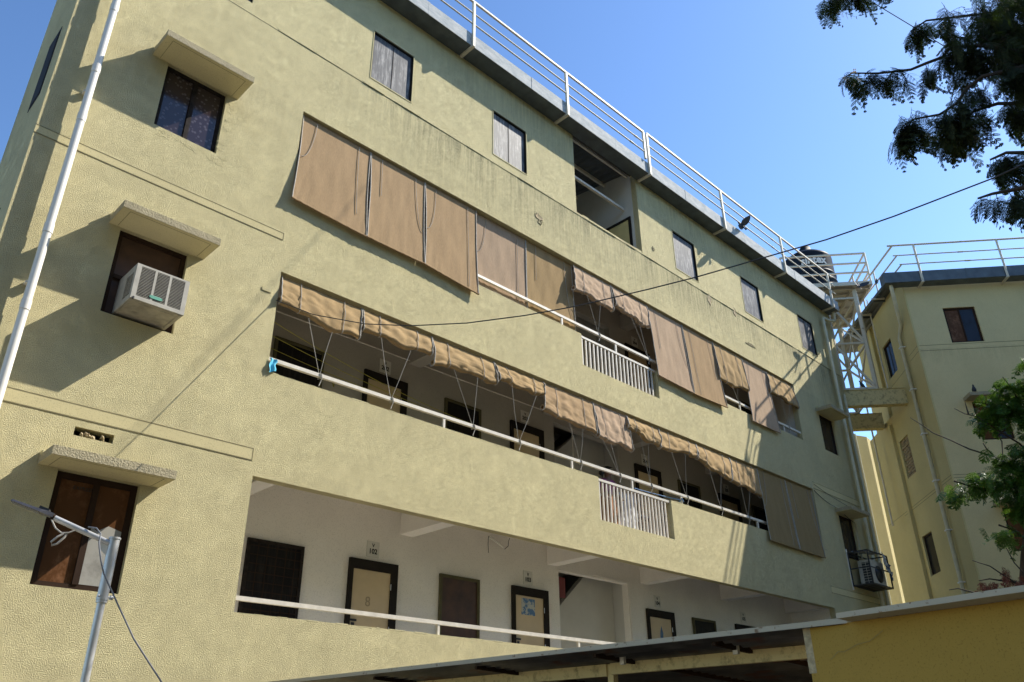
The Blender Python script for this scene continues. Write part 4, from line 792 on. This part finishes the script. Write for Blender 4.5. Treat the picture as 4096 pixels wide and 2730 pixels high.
# ================================================================== ADDED UNSEEN BLOCK BEHIND THE CAMERA, CUTS SKY LIGHT
nb = thing('added_sky_blocker', (-2, -20, 0), 'added plain yellow block behind the viewer, unseen, blocking sky light', 'building')
NW = [(x, x + 1.2, z, z + 1.3) for x in range(-28, 18, 4) for z in (1.5, 4.5, 7.5, 10.5, 13.5)]
Nm = Matrix.Translation((0, -16, 0)) @ Matrix.Diagonal((1, -1, 1, 1))
grid_wall(-30, 30, 0, 16.5, 0, .2, NW, Nm).build('wall', 'facadeB', nb); B1(-30, 30, -25, -16.25, 0, 16.4).build('core', 'pane_dark', nb); B1(-30.2, 30.2, -25.2, -15.8, 16.5, 16.65).build('roof', 'canopy', nb)
# ================================================================== LAMP POST
lp = thing('street_lamp', (2.39, -2.19, 0), 'galvanised lamp post with a thin dark LED head on a short tilted arm', 'street lamp')
MB().tube([(2.39, -2.19, 0), (2.39, -2.19, 3.0)], .032, 20).build('pole', 'galv', lp)
MB().tube([(2.39, -2.19, 2.72), (2.39, -2.19, 3.225)], .042, 20).tube([(2.39, -2.19, 3.225), (2.39, -2.19, 3.24)], .047, 20).tube([(2.39, -2.19, 2.74), (2.39, -2.19, 2.765)], .046, 20).build('collar', 'galv', lp)
MB().tube([(2.34, -2.22, 2.77), (2.46, -2.17, 2.77)], .009, 8).tube([(2.455, -2.172, 2.77), (2.475, -2.165, 2.77)], .018, 6).build('clamp_bolt', 'galv', lp)
MB().tube([(2.36, -2.185, 3.19), (1.95, -1.97, 3.375)], .0235, 16).build('arm', 'galv', lp)
MB().tube([(1.962, -1.976, 3.37), (1.94, -1.965, 3.38)], .0245, 16).build('arm_end', 'frame_brown', lp)
ax = Vector((1.67 - 1.95, -1.83 + 1.97, 3.48 - 3.375)).normalized(); sd = ax.cross(Vector((0, 0, 1))).normalized(); upv = sd.cross(ax).normalized()
LM = Matrix(((ax.x, sd.x, upv.x, 1.95), (ax.y, sd.y, upv.y, -1.97), (ax.z, sd.z, upv.z, 3.375), (0, 0, 0, 1)))
hd = MB(); prof = [(0, .03, .028), (.05, .045, .028), (.10, .06, .02), (.22, .065, .014), (.33, .06, .011), (.345, .04, .008)]
vs = []
for x, wd, h in prof: vs += [LM @ Vector((x, -wd, -.006)), LM @ Vector((x, wd, -.006)), LM @ Vector((x, wd * .8, h)), LM @ Vector((x, -wd * .8, h))]
hd.add(vs, [(i * 4 + j, i * 4 + (j + 1) % 4, i * 4 + 4 + (j + 1) % 4, i * 4 + 4 + j) for i in range(5) for j in range(4)] + [(3, 2, 1, 0), (20, 21, 22, 23)]); hd = hd.build('lamp_head', 'lamp_dark', lp)
MB().box(.05, .13, -.03, .03, .02, .045, m=LM).build('driver_box', 'lamp_dark', hd)
ff = MB()
for k in range(12): ff.box(.12 + k * .018, .126 + k * .018, -.05, .05, -.010, -.006, m=LM)
ff.build('led_strip', 'led', hd)
MB().add([(2.28, -2.15, 3.20), (2.36, -2.185, 3.17), (2.36, -2.185, 3.08), (2.30, -2.16, 3.14)], [(0, 1, 2, 3)]).build('gusset', 'plate', lp)
MB().tube([(1.94, -1.985, 3.35), (1.97, -2.03, 3.28), (2.01, -2.07, 3.24), (2.06, -2.09, 3.245), (2.1, -2.1, 3.27)], .006, 6).tube([(2.03, -2.08, 3.235), (1.99, -2.07, 3.205), (1.955, -2.06, 3.16), (1.965, -2.06, 3.135), (2.0, -2.07, 3.15), (2.04, -2.08, 3.21), (2.05, -2.08, 3.24)], .009, 6).build('wire_loop', 'piping', lp)
cb = MB().tube([(2.19, -2.11, 3.31), (2.24, -2.16, 3.30), (2.27, -2.2, 3.25), (2.265, -2.22, 3.18), (2.27, -2.24, 3.13), (2.30, -2.25, 3.03), (2.34, -2.26, 2.93), (2.47, -2.33, 2.70), (2.61, -2.43, 2.44), (2.85, -2.58, 2.10), (3.3, -2.8, 1.6)], .0065, 6).build('cable', 'grey_cable', lp)
# ================================================================== OVERHEAD CABLES
pts = [(4.585, -.02, 7.27), (4.78, -.74, 6.83), (5.02, -1.61, 6.44), (5.21, -2.29, 6.22), (5.43, -3.08, 6.03), (5.63, -3.82, 5.91), (5.79, -4.43, 5.84), (6.0, -5.2, 5.80), (6.14, -5.68, 5.79), (6.47, -6.88, 5.80), (6.62, -7.45, 5.84), (6.84, -8.24, 5.94), (6.95, -8.7, 6.03), (7.2, -9.6, 6.25)]
tag(MB().tube(pts, .0065, 6).build('overhead_cable', 'black_cable'), 'dark cable sagging from the middle opening across the facade to the tree', 'cable')
tag(MB().tube([(13.3, -3.5, 18.5), (13.62, -6.08, 15.5), (13.75, -6.67, 14.36), (13.86, -7.34, 13.0), (14.0, -8.2, 11.3)], .009, 6).build('overhead_cable', 'black_cable'), 'thin dark cable slanting down behind the crown of the upper tree', 'cable')
tag(MB().tube(sag((20.26, -.02, 7.72), (21.4, -.05, 7.46), .06) + sag((21.4, -.05, 7.46), (22.3, -.06, 7.2), .02)[1:], .008, 5).tube(sag((20.3, -.02, 7.9), (22.8, -.05, 7.6), .05), .005, 5).build('wall_cable', 'black_cable'), 'thin cables stapled from the middle opening end to the canopy beside it', 'cable')
# ================================================================== SHED + FORE WALL
sh = thing('lean_to_shed', (5.3, -3.5, 0), 'dark corrugated lean-to roof on grimy yellow beams in the foreground', 'shed')
def E(y): return 4.90 + (-.5 - y) * .0555          # front edge of the roof sheet
rb = MB(); n = 90; zf = lambda d: 2.35 - .045 * d
vs = []
for k in range(n + 1):
    d = 3.6 * k / n; hh = .012 * math.sin(2 * math.pi * d / .12)
    for y in (-.45, -6.95): vs.append((E(y) + d, y, zf(d) - .03 + hh))
rb.add(vs, [(2 * i, 2 * i + 1, 2 * i + 3, 2 * i + 2) for i in range(n)], True); rs = rb.build('roof_sheet', 'shed_sheet', sh)
md = rs.modifiers.new('thick', 'SOLIDIFY'); md.thickness = .003
MB().add([(E(-.4) - .03, -.4, 2.318), (E(-6.96) - .03, -6.96, 2.318), (E(-6.96) - .03, -6.96, 2.352), (E(-.4) - .03, -.4, 2.352), (E(-.4) + .12, -.4, 2.35), (E(-6.96) + .12, -6.96, 2.35), (E(-.4) - .026, -.4, 2.318), (E(-6.96) - .026, -6.96, 2.318), (E(-6.96) - .026, -6.96, 2.348), (E(-.4) - .026, -.4, 2.348)], [(0, 3, 2, 1), (3, 4, 5, 2), (0, 1, 7, 6), (6, 7, 8, 9)]).build('edge_flashing', 'coping', sh)
def by(dx, y, z): return (E(y) + dx, y, z)
MB().bar(by(.62, -1.0, 2.235), by(.62, -4.60, 2.235), .05, .095).build('beam', 'beam', sh); MB().bar(by(.60, -4.66, 2.245), by(.60, -6.66, 2.245), .06, .10).build('beam', 'beam', sh)
for y in (-4.63, -1.0): MB().bar(by(.64, y, 0), by(.64, y, 2.28), .06).build('post', 'beam', sh)
for y in (-5.95, -4.9, -3.6, -2.2): MB().bar(by(.08, y, 2.30), by(3.4, y, 2.15), .03, .04).build('rafter', 'frame_brown', sh)
for y in (-5.95, -4.95): MB().box(E(y) + .35, E(y) + .38, y - .02, y + .02, 2.24, 2.32).build('bracket', 'rust_cream', sh)
MB().box(8.6, 8.7, -7.0, -.6, 0, 2.2).build('back_panel', 'shed_sheet', sh)
fw = thing('boundary_wall', (5.2, -8, 0), 'cracked ochre boundary wall with chipped pale coping in the lower right foreground', 'wall')
MB().add([(5.29, -6.64, 0), (4.98, -9.3, 0), (4.7, -12, 0), (5.4, -12, 0), (5.6, -6.64, 0), (5.29, -6.64, 2.325), (4.98, -9.3, 2.325), (4.7, -12, 2.325), (5.4, -12, 2.325), (5.6, -6.64, 2.325)], [(0, 5, 6, 1), (1, 6, 7, 2), (2, 7, 8, 3), (3, 8, 9, 4), (4, 9, 5, 0), (5, 9, 8, 7, 6)]).build('wall_body', 'forewall', fw)
cp = MB(); a = [(5.05, -6.98), (4.97, -7.6), (4.88, -8.2), (4.80, -8.8), (4.72, -9.4), (4.4, -11.5)]
vs = [];
for x, y in a: vs += [(x, y, 2.326), (x, y, 2.358), (x + .5, y, 2.358), (x + .5, y, 2.326)]
cp.add(vs, [(i * 4 + j, (i + 1) * 4 + j, (i + 1) * 4 + (j + 1) % 4, i * 4 + (j + 1) % 4) for i in range(len(a) - 1) for j in range(4)] + [(0, 1, 2, 3)]); cp.build('coping', 'coping', fw)
ck = [(5.262, -6.80, 2.12), (5.25, -6.86, 2.16), (5.245, -6.90, 2.155), (5.232, -7.0, 2.19), (5.225, -7.08, 2.20), (5.21, -7.18, 2.25)]
MB().tube([(x - .002, y, z) for x, y, z in ck], .0012, 4).build('crack', 'groove', fw)
MB().box(5.285, 5.30, -6.68, -6.63, 2.05, 2.325).build('spalled_corner', 'rubble', fw)
# ================================================================== PIGEONS
def pigeon(loc, yaw, label, fly=0, scale=1.0, pitch=0):
    t = thing('pigeon', loc, label, 'pigeon', 'pigeons')
    m = Matrix.Translation(loc) @ Matrix.Rotation(yaw, 4, 'Z') @ Matrix.Rotation(pitch, 4, 'Y') @ Matrix.Scale(scale, 4)
    tilt = .0 if fly else .9
    ax_ = [(-.16, .0, -.005), (-.10, .022, .0), (-.04, .05, .0), (.02, .058, .0), (.07, .045, .01), (.10, .028, .03), (.125, .026, .045), (.145, .022, .045), (.16, .006, .042)]
    b = MB(); n = 12; rings = []
    for x, r, z in ax_:
        rings.append([(x, r * math.cos(2 * math.pi * j / n), z + r * math.sin(2 * math.pi * j / n)) for j in range(n)])
    b.add([p for rg in rings for p in rg], [(i * n + j, i * n + (j + 1) % n, (i + 1) * n + (j + 1) % n, (i + 1) * n + j) for i in range(len(ax_) - 1) for j in range(n)], True)
    b.add([(.155, -.006, .04), (.155, .006, .04), (.182, 0, .034), (.155, 0, .05)], [(0, 1, 2), (1, 3, 2), (3, 0, 2), (0, 3, 1)])
    b.add([(-.10, -.02, .006), (-.10, .02, .006), (-.20, .045, .0), (-.21, .0, .0), (-.20, -.045, .0), (-.10, 0, .014)], [(0, 5, 4), (5, 3, 4), (5, 2, 3), (5, 1, 2), (0, 4, 3, 2, 1)])
    for sy in (-1, 1): b.tube([(.0, sy * .02, -.05), (.005, sy * .022, -.085), (.03, sy * .022, -.09)], .004, 5)
    rt = Matrix.Rotation(-tilt, 4, 'Y') if not fly else Matrix.Identity(4)
    up = Matrix.Translation((0, 0, .09 if not fly else 0))
    b.build('body', 'pigeon', t, m @ up @ rt)
    for sy in (-1, 1):
        wg = MB()
        if fly:
            P_ = [(.06, .03, .03), (.10, .14, .10), (.07, .25, .18)]; tips = [(.0, .36, .25), (-.04, .35, .22), (-.07, .32, .19), (-.09, .28, .16), (-.11, .22, .12), (-.11, .14, .07), (-.08, .05, .03)]
            vs = [(x, sy * y, z) for x, y, z in P_ + tips]; wg.add(vs, [(0, 1, 8, 9), (1, 2, 7, 8), (2, 3, 4), (2, 4, 5), (2, 5, 6), (2, 6, 7)])
            wg.add([(x, y, z - .004) for x, y, z in vs], [(9, 8, 1, 0), (8, 7, 2, 1), (4, 3, 2), (5, 4, 2), (6, 5, 2), (7, 6, 2)])
        else: wg.add([(.06, sy * .045, .02), (.02, sy * .064, -.02), (-.06, sy * .05, -.015), (-.17, sy * .012, .0), (-.06, sy * .045, .03), (.02, sy * .055, .035)], [(0, 1, 2, 3, 4, 5), (5, 4, 3, 2, 1, 0)])
        wg.build('wing', 'pigeon', t, m @ up @ rt)
pigeon((17.68, -.50, 14.60), R(150), 'dark pigeon with raised wings landing on the gutter of the long building', 1, .85, R(-35))
pigeon((23.44, -1.21, 14.73), R(60), 'grey pigeon flying beneath the water tower platform', 1, .8, R(-60))
pigeon((24.05, -1.58, 14.90), R(0), 'dark pigeon clinging to the left gutter end of the shaded building', 0, .9)
pigeon(T_(1.00, -.36, 10.50), R(200), 'dark pigeon on the left end of the window canopy of the shaded building', 0, .95)
pigeon(T_(1.68, -.30, 10.50), R(160), 'dark pigeon on the right part of the window canopy beside the leaves', 0, 1.0)
pigeon(tuple(t2(-.42, 0, 11.72)), R(120), 'dark pigeon on the lowest brace of the lattice tower', 0, .95)
# ================================================================== TREES
def frond(L, npin, plen, nl, ll, lw, q, droop=.5):
    """bipinnate leaf: list of quads (n,4,3), stem along +x, drooping in -z"""
    quads = []
    for k in range(npin):
        t_ = .22 + .78 * k / (npin - 1); x = L * t_; z = -droop * L * t_ * t_; pl = plen * math.sin(math.pi * (.25 + .68 * t_)) * q.uniform(.85, 1.1)
        for sy in (-1, 1):
            a = R(62 - 22 * t_) + q.uniform(-.08, .08); d = Vector((math.cos(a), sy * math.sin(a), -.25 - q.random() * .3)).normalized(); o = Vector((x, 0, z))
            pp = Vector((-d.y, d.x, 0)).normalized() * sy
            quads.append([o - pp * .0015, o + pp * .0015, o + d * pl + pp * .001, o + d * pl - pp * .001])
            for j in range(nl):
                s = (j + .6) / nl; c = o + d * (pl * s) + Vector((0, 0, -.12 * pl * s * s)); l_ = ll * (.6 + .7 * math.sin(math.pi * s))
                for sg in (-1, 1):
                    e = (pp * sg + d * .35 + Vector((0, 0, -.15))).normalized(); tcn = d * lw * .5
                    quads.append([c - tcn * .6, c + e * l_ * .5 - tcn, c + e * l_, c + e * l_ * .5 + tcn])
    for k in range(6): a = Vector((L * k / 6, 0, -droop * L * (k / 6) ** 2)); b_ = Vector((L * (k + 1) / 6, 0, -droop * L * ((k + 1) / 6) ** 2)); quads.append([a + Vector((0, -.003, 0)), b_ + Vector((0, -.003, 0)), b_ + Vector((0, .003, 0)), a + Vector((0, .003, 0))])
    return np.array([[tuple(v) for v in qd] for qd in quads])
def place(fr_list, specs, name, mat, parent):
    allq = []
    for (loc, yaw, pitch, roll, s, k) in specs:
        m = np.array(Matrix.Rotation(yaw, 3, 'Z') @ Matrix.Rotation(pitch, 3, 'Y') @ Matrix.Rotation(roll, 3, 'X')) * s
        allq.append(fr_list[k] @ m.T + np.array(loc))
    v = np.concatenate(allq).reshape(-1, 3) - np.array(parent['_b']); nq = len(v) // 4
    me = bpy.data.meshes.new(name); me.vertices.add(len(v)); me.vertices.foreach_set('co', v.astype(np.float32).ravel())
    me.loops.add(len(v)); me.loops.foreach_set('vertex_index', np.arange(len(v), dtype=np.int32)); me.polygons.add(nq); me.polygons.foreach_set('loop_start', np.arange(0, len(v), 4, dtype=np.int32)); me.update(calc_edges=True); me.validate()
    me.materials.append(M[mat]); o = bpy.data.objects.new(name, me); COL.objects.link(o); o.parent = parent; return o
q = random.Random(5)
T1 = thing('feathery_tree', (15.5, -11.5, 0), 'tall dark feathery leaved tree reaching in from the upper right', 'tree')
BR = {'a': [(12.4, -9.6, 9.2), (10.98, -8.64, 10.08), (10.96, -8.42, 10.27), (10.92, -8.0, 10.69), (10.87, -7.62, 10.9), (10.85, -7.49, 10.79), (10.81, -7.28, 10.8), (10.77, -7.06, 10.8), (10.67, -6.64, 10.96), (10.64, -6.5, 11.04), (10.58, -6.3, 11.15), (10.53, -6.16, 11.10)],
      'b': [(12.4, -9.6, 8.8), (10.58, -8.64, 9.68), (10.56, -8.4, 9.73), (10.51, -7.92, 9.86), (10.48, -7.7, 9.76), (10.45, -7.54, 9.59), (10.41, -7.31, 9.52), (10.35, -7.0, 9.6), (10.31, -6.82, 9.54)],
      'c': [(13, -9.9, 10.5), (11.79, -8.77, 11.35), (11.78, -8.56, 11.65), (11.71, -7.84, 12.05), (11.63, -7.31, 12.31), (11.58, -7.05, 12.23)],
      'd': [(13, -9.2, 12.5), (11.85, -7.38, 13.54), (11.75, -6.89, 13.72), (11.68, -6.53, 13.76), (11.58, -6.14, 13.95), (11.49, -5.85, 13.95)],
      'e': [(12.4, -9.6, 8.7), (11.17, -8.43, 9.49), (11.15, -8.19, 9.6), (11.11, -7.91, 9.77), (11.07, -7.61, 9.8), (11.03, -7.38, 9.69), (10.97, -7.06, 9.6)],
      'f': [(12.4, -9.8, 8.1), (10.36, -8.38, 8.21), (10.33, -8.09, 8.32), (10.31, -7.91, 8.42), (10.28, -7.72, 8.40)],
      'g': [(12.4, -9.8, 7.4), (9.95, -8.3, 7.6), (9.91, -7.99, 7.6), (9.9, -7.89, 7.62), (9.87, -7.69, 7.66), (9.84, -7.53, 7.66)]}
MB().tube([(15.5, -11.5, 0), (15.3, -11.4, 3), (14.6, -11, 5.5), (13.6, -10.4, 7.2), (12.4, -9.6, 8.9), (13, -9.9, 10.6), (13, -9.2, 12.5)], [.3, .26, .22, .17, .13, .10, .06], 10).build('trunk', 'bark', T1)
bm_ = MB()
for k, v in BR.items(): bm_.tube(v, [.035 * (1 - i / len(v)) + .006 for i in range(len(v))], 6)
bm_.build('branches', 'bark', T1)
FR = [frond(.32, 7, .14, 8, .019, .0165, q, d) for d in (.35, .7, 1.0, 1.3)]
sp = []
twg = MB()
def twig(a, L, dirn):
    d = Vector(dirn).normalized(); pts = [Vector(a)]
    for k in range(5): d = (d + Vector((q.gauss(0, .18), q.gauss(0, .18), -.14 + q.gauss(0, .1)))).normalized(); pts.append(pts[-1] + d * L / 5)
    twg.tube(pts, [.006 - .0008 * k for k in range(6)], 4); return pts
def on(v):
    t_ = q.random() * (len(v) - 1); i = int(t_); return Vector(v[i]).lerp(Vector(v[min(i + 1, len(v) - 1)]), t_ - i)
def leafy(pts, n, down, sc):
    for k in range(n):
        f = (k + q.random()) / n * 4.99; i = int(f); a = pts[i].lerp(pts[i + 1], f - i); d = pts[i + 1] - pts[i]
        yaw = math.atan2(d.y, d.x) + q.choice((-1, 1)) * q.uniform(.3, 1.4)
        sp.append((tuple(a), yaw, q.uniform(*down), q.uniform(-.5, .5), q.uniform(*sc), q.randrange(4)))
def along(v, nt_, L=(.15, .4), down=(.2, 1.3), sc=(.75, 1.1), nf=5, bias=(0, 0, -.5)):
    for _ in range(nt_):
        a = on(v); dv = Vector(v[-1]) - Vector(v[0]); dv.normalize()
        dr = Vector((q.gauss(0, .7), q.gauss(0, .7), q.gauss(0, .6))) + Vector(bias) + dv * .4
        leafy(twig(a, q.uniform(*L), dr), nf, down, sc)
    leafy([Vector(v[-1]).lerp(Vector(v[-2]), 1 - k / 5) for k in range(6)], 6, (.3, 1.2), (.7, 1.0))
along(BR['a'][3:], 20, (.10, .28)); along(BR['a'][:5], 26, (.2, .6)); along(BR['b'][1:], 30, (.15, .45), (.5, 1.45)); along(BR['b'][4:], 8, (.1, .25), (.5, 1.4))
along(BR['c'][1:], 26, (.2, .6)); along(BR['d'][1:], 16, (.1, .35), (.3, 1.3)); along(BR['e'][1:], 22, (.15, .45)); along(BR['f'][1:], 10, (.08, .22), (.3, 1.2)); along(BR['g'][1:], 9, (.08, .22), (.7, 1.5), (.8, 1.2))
for _ in range(150):
    a = on(BR[q.choice('abce')][:4]) + Vector((q.uniform(-.1, .5), q.uniform(-.5, .3), q.uniform(-.2, 1.5)))
    if (a.z > 9.7 and a.y < -7.3) : leafy(twig(a, q.uniform(.2, .6), (q.gauss(0, .7), q.gauss(-.2, .7), q.gauss(-.1, .6))), 5, (.1, 1.3), (.85, 1.2))
twg.build('twigs', 'bark', T1)
place(FR, sp, 'crown', 'leaf_dark', T1)
fl_ = MB()
for _ in range(14): c = Vector((10.585, -6.33, 11.16)) + Vector((q.gauss(0, .02), q.gauss(0, .025), q.gauss(0, .025))); fl_.lathe([(0, -.012), (.012, 0), (0, .012)], tuple(c), 6)
fl_.build('flower', 'flower', T1)
# --- lower tree with rounder glossy leaves
T2 = thing('glossy_tree', (12.16, -6.0 - .35, 0), 'green glossy leaved tree behind the ochre wall at the right edge', 'tree')
MB().tube([(12.05, -6.1, 0), (12.16, -6.15, 2.96), (12.22, -6.40, 3.83), (12.25, -6.62, 4.4), (12.28, -6.72, 4.85), (12.32, -6.85, 5.3), (12.34, -6.95, 5.71)], [.13, .12, .11, .10, .08, .05, .02], 9).build('trunk', 'bark', T2)
TWG = [[(11.43, -5.63, 5.75), (11.47, -5.76, 5.6), (11.49, -5.85, 5.48), (11.54, -6.03, 5.34), (11.6, -6.21, 5.18), (11.66, -6.45, 5.03), (11.9, -6.66, 4.85), (12.28, -6.72, 4.7)], [(11.58, -6.17, 5.77), (11.61, -6.27, 5.67), (11.64, -6.4, 5.6), (11.67, -6.5, 5.47), (11.7, -6.61, 5.33), (11.9, -6.73, 5.2), (12.3, -6.8, 5.0)], [(11.62, -6.31, 5.83), (11.62, -6.31, 5.73), (11.62, -6.31, 5.65)], [(11.51, -5.92, 3.75), (11.56, -6.09, 3.66), (11.59, -6.18, 3.56), (11.62, -6.32, 3.42), (11.65, -6.43, 3.3), (12.1, -6.3, 2.9)], [(11.41, -5.59, 3.42), (11.45, -5.69, 3.43), (11.49, -5.83, 3.37), (11.6, -6.0, 3.25), (12.1, -6.2, 2.8)], [(11.52, -5.93, 3.5), (11.55, -6.05, 3.51), (11.58, -6.15, 3.48), (11.62, -6.32, 3.44)], [(11.62, -6.31, 3.86), (11.63, -6.35, 3.67), (11.65, -6.42, 3.53), (11.67, -6.49, 3.46), (12.1, -6.4, 3.1)], [(11.74, -6.81, 6.08), (11.75, -6.87, 5.9), (11.9, -6.9, 5.6), (12.3, -6.9, 5.3)], [(11.64, -6.38, 5.23), (11.64, -6.4, 5.15), (11.66, -6.45, 5.05)], [(11.68, -6.55, 5.0), (11.69, -6.59, 5.21), (11.69, -6.57, 5.3), (11.71, -6.66, 5.36)], [(12.25, -6.6, 4.3), (11.8, -6.3, 4.6), (11.5, -5.95, 4.78)], [(12.2, -6.5, 3.9), (11.8, -6.4, 4.1), (11.62, -6.3, 4.15)]]
tb = MB()
for v in TWG: n = len(v); tb.tube(v, [.0055 + .011 * i / n for i in range(n)], 5)
tb.build('branches', 'bark', T2)
FR2 = [frond(.20, 4, .11, 5, .034, .022, q, d) for d in (.2, .5, .9)]
CL = [(11.72, -6.78, 5.87, 1), (11.76, -6.92, 5.88, 1), (11.68, -6.58, 5.71, 1), (11.73, -6.82, 5.61, 1), (11.71, -6.70, 5.75, 1), (11.64, -6.46, 5.53, .7), (11.74, -6.88, 5.35, .8), (11.68, -6.58, 5.0, 1), (11.7, -6.70, 4.89, 1), (11.65, -6.47, 4.81, 1), (11.68, -6.6, 4.57, 1), (11.66, -6.56, 4.4, .8), (11.68, -6.62, 4.3, .9), (11.71, -6.74, 4.71, 1), (11.53, -6.0, 4.72, .45), (11.49, -5.87, 4.66, .3), (11.59, -6.17, 4.74, .5), (11.62, -6.3, 4.72, .7), (11.57, -6.2, 4.05, .25), (11.62, -6.29, 4.06, .3), (11.69, -6.62, 3.81, .5), (11.70, -6.66, 3.63, .5), (11.79, -7.06, 6.2, .5), (11.70, -6.66, 4.0, .7), (11.73, -6.82, 4.99, 1), (11.72, -6.74, 4.47, 1), (11.9, -6.95, 4.6, 1), (11.9, -6.95, 5.1, 1), (11.9, -7.0, 5.6, 1), (11.9, -6.95, 4.1, 1)]
sp = []
for x, y, z, k in CL:
    for _ in range(int(40 * k)):
        sp.append(((x + q.gauss(.08, .12), y - .04 + q.gauss(0, .085 * k + .015), z + q.gauss(0, .08 * k + .02)), q.uniform(0, 6.283), q.uniform(-.3, .9), q.uniform(-.6, .6), q.uniform(.55, .95), q.randrange(3)))
place(FR2, sp, 'crown', 'leaf_green', T2)
FD = [frond(.12, 3, .06, 3, .03, .014, q, 1.2)]
place(FD, [((x + q.gauss(0, .02), y + q.gauss(0, .025), z + q.gauss(0, .02)), q.uniform(0, 6.3), q.uniform(.9, 1.5), 0, q.uniform(.7, 1.1), 0) for x, y, z in [(11.52, -5.95, 3.46), (11.54, -6.02, 3.44), (11.56, -6.08, 3.47), (11.6, -6.22, 3.6), (11.6, -6.24, 3.5), (11.62, -6.32, 3.46), (11.64, -6.40, 3.50), (11.65, -6.44, 3.44)] for _ in range(6)], 'dead_leaves', 'deadleaf', T2)
for o in bpy.data.objects:
    if '_b' in o: del o['_b']
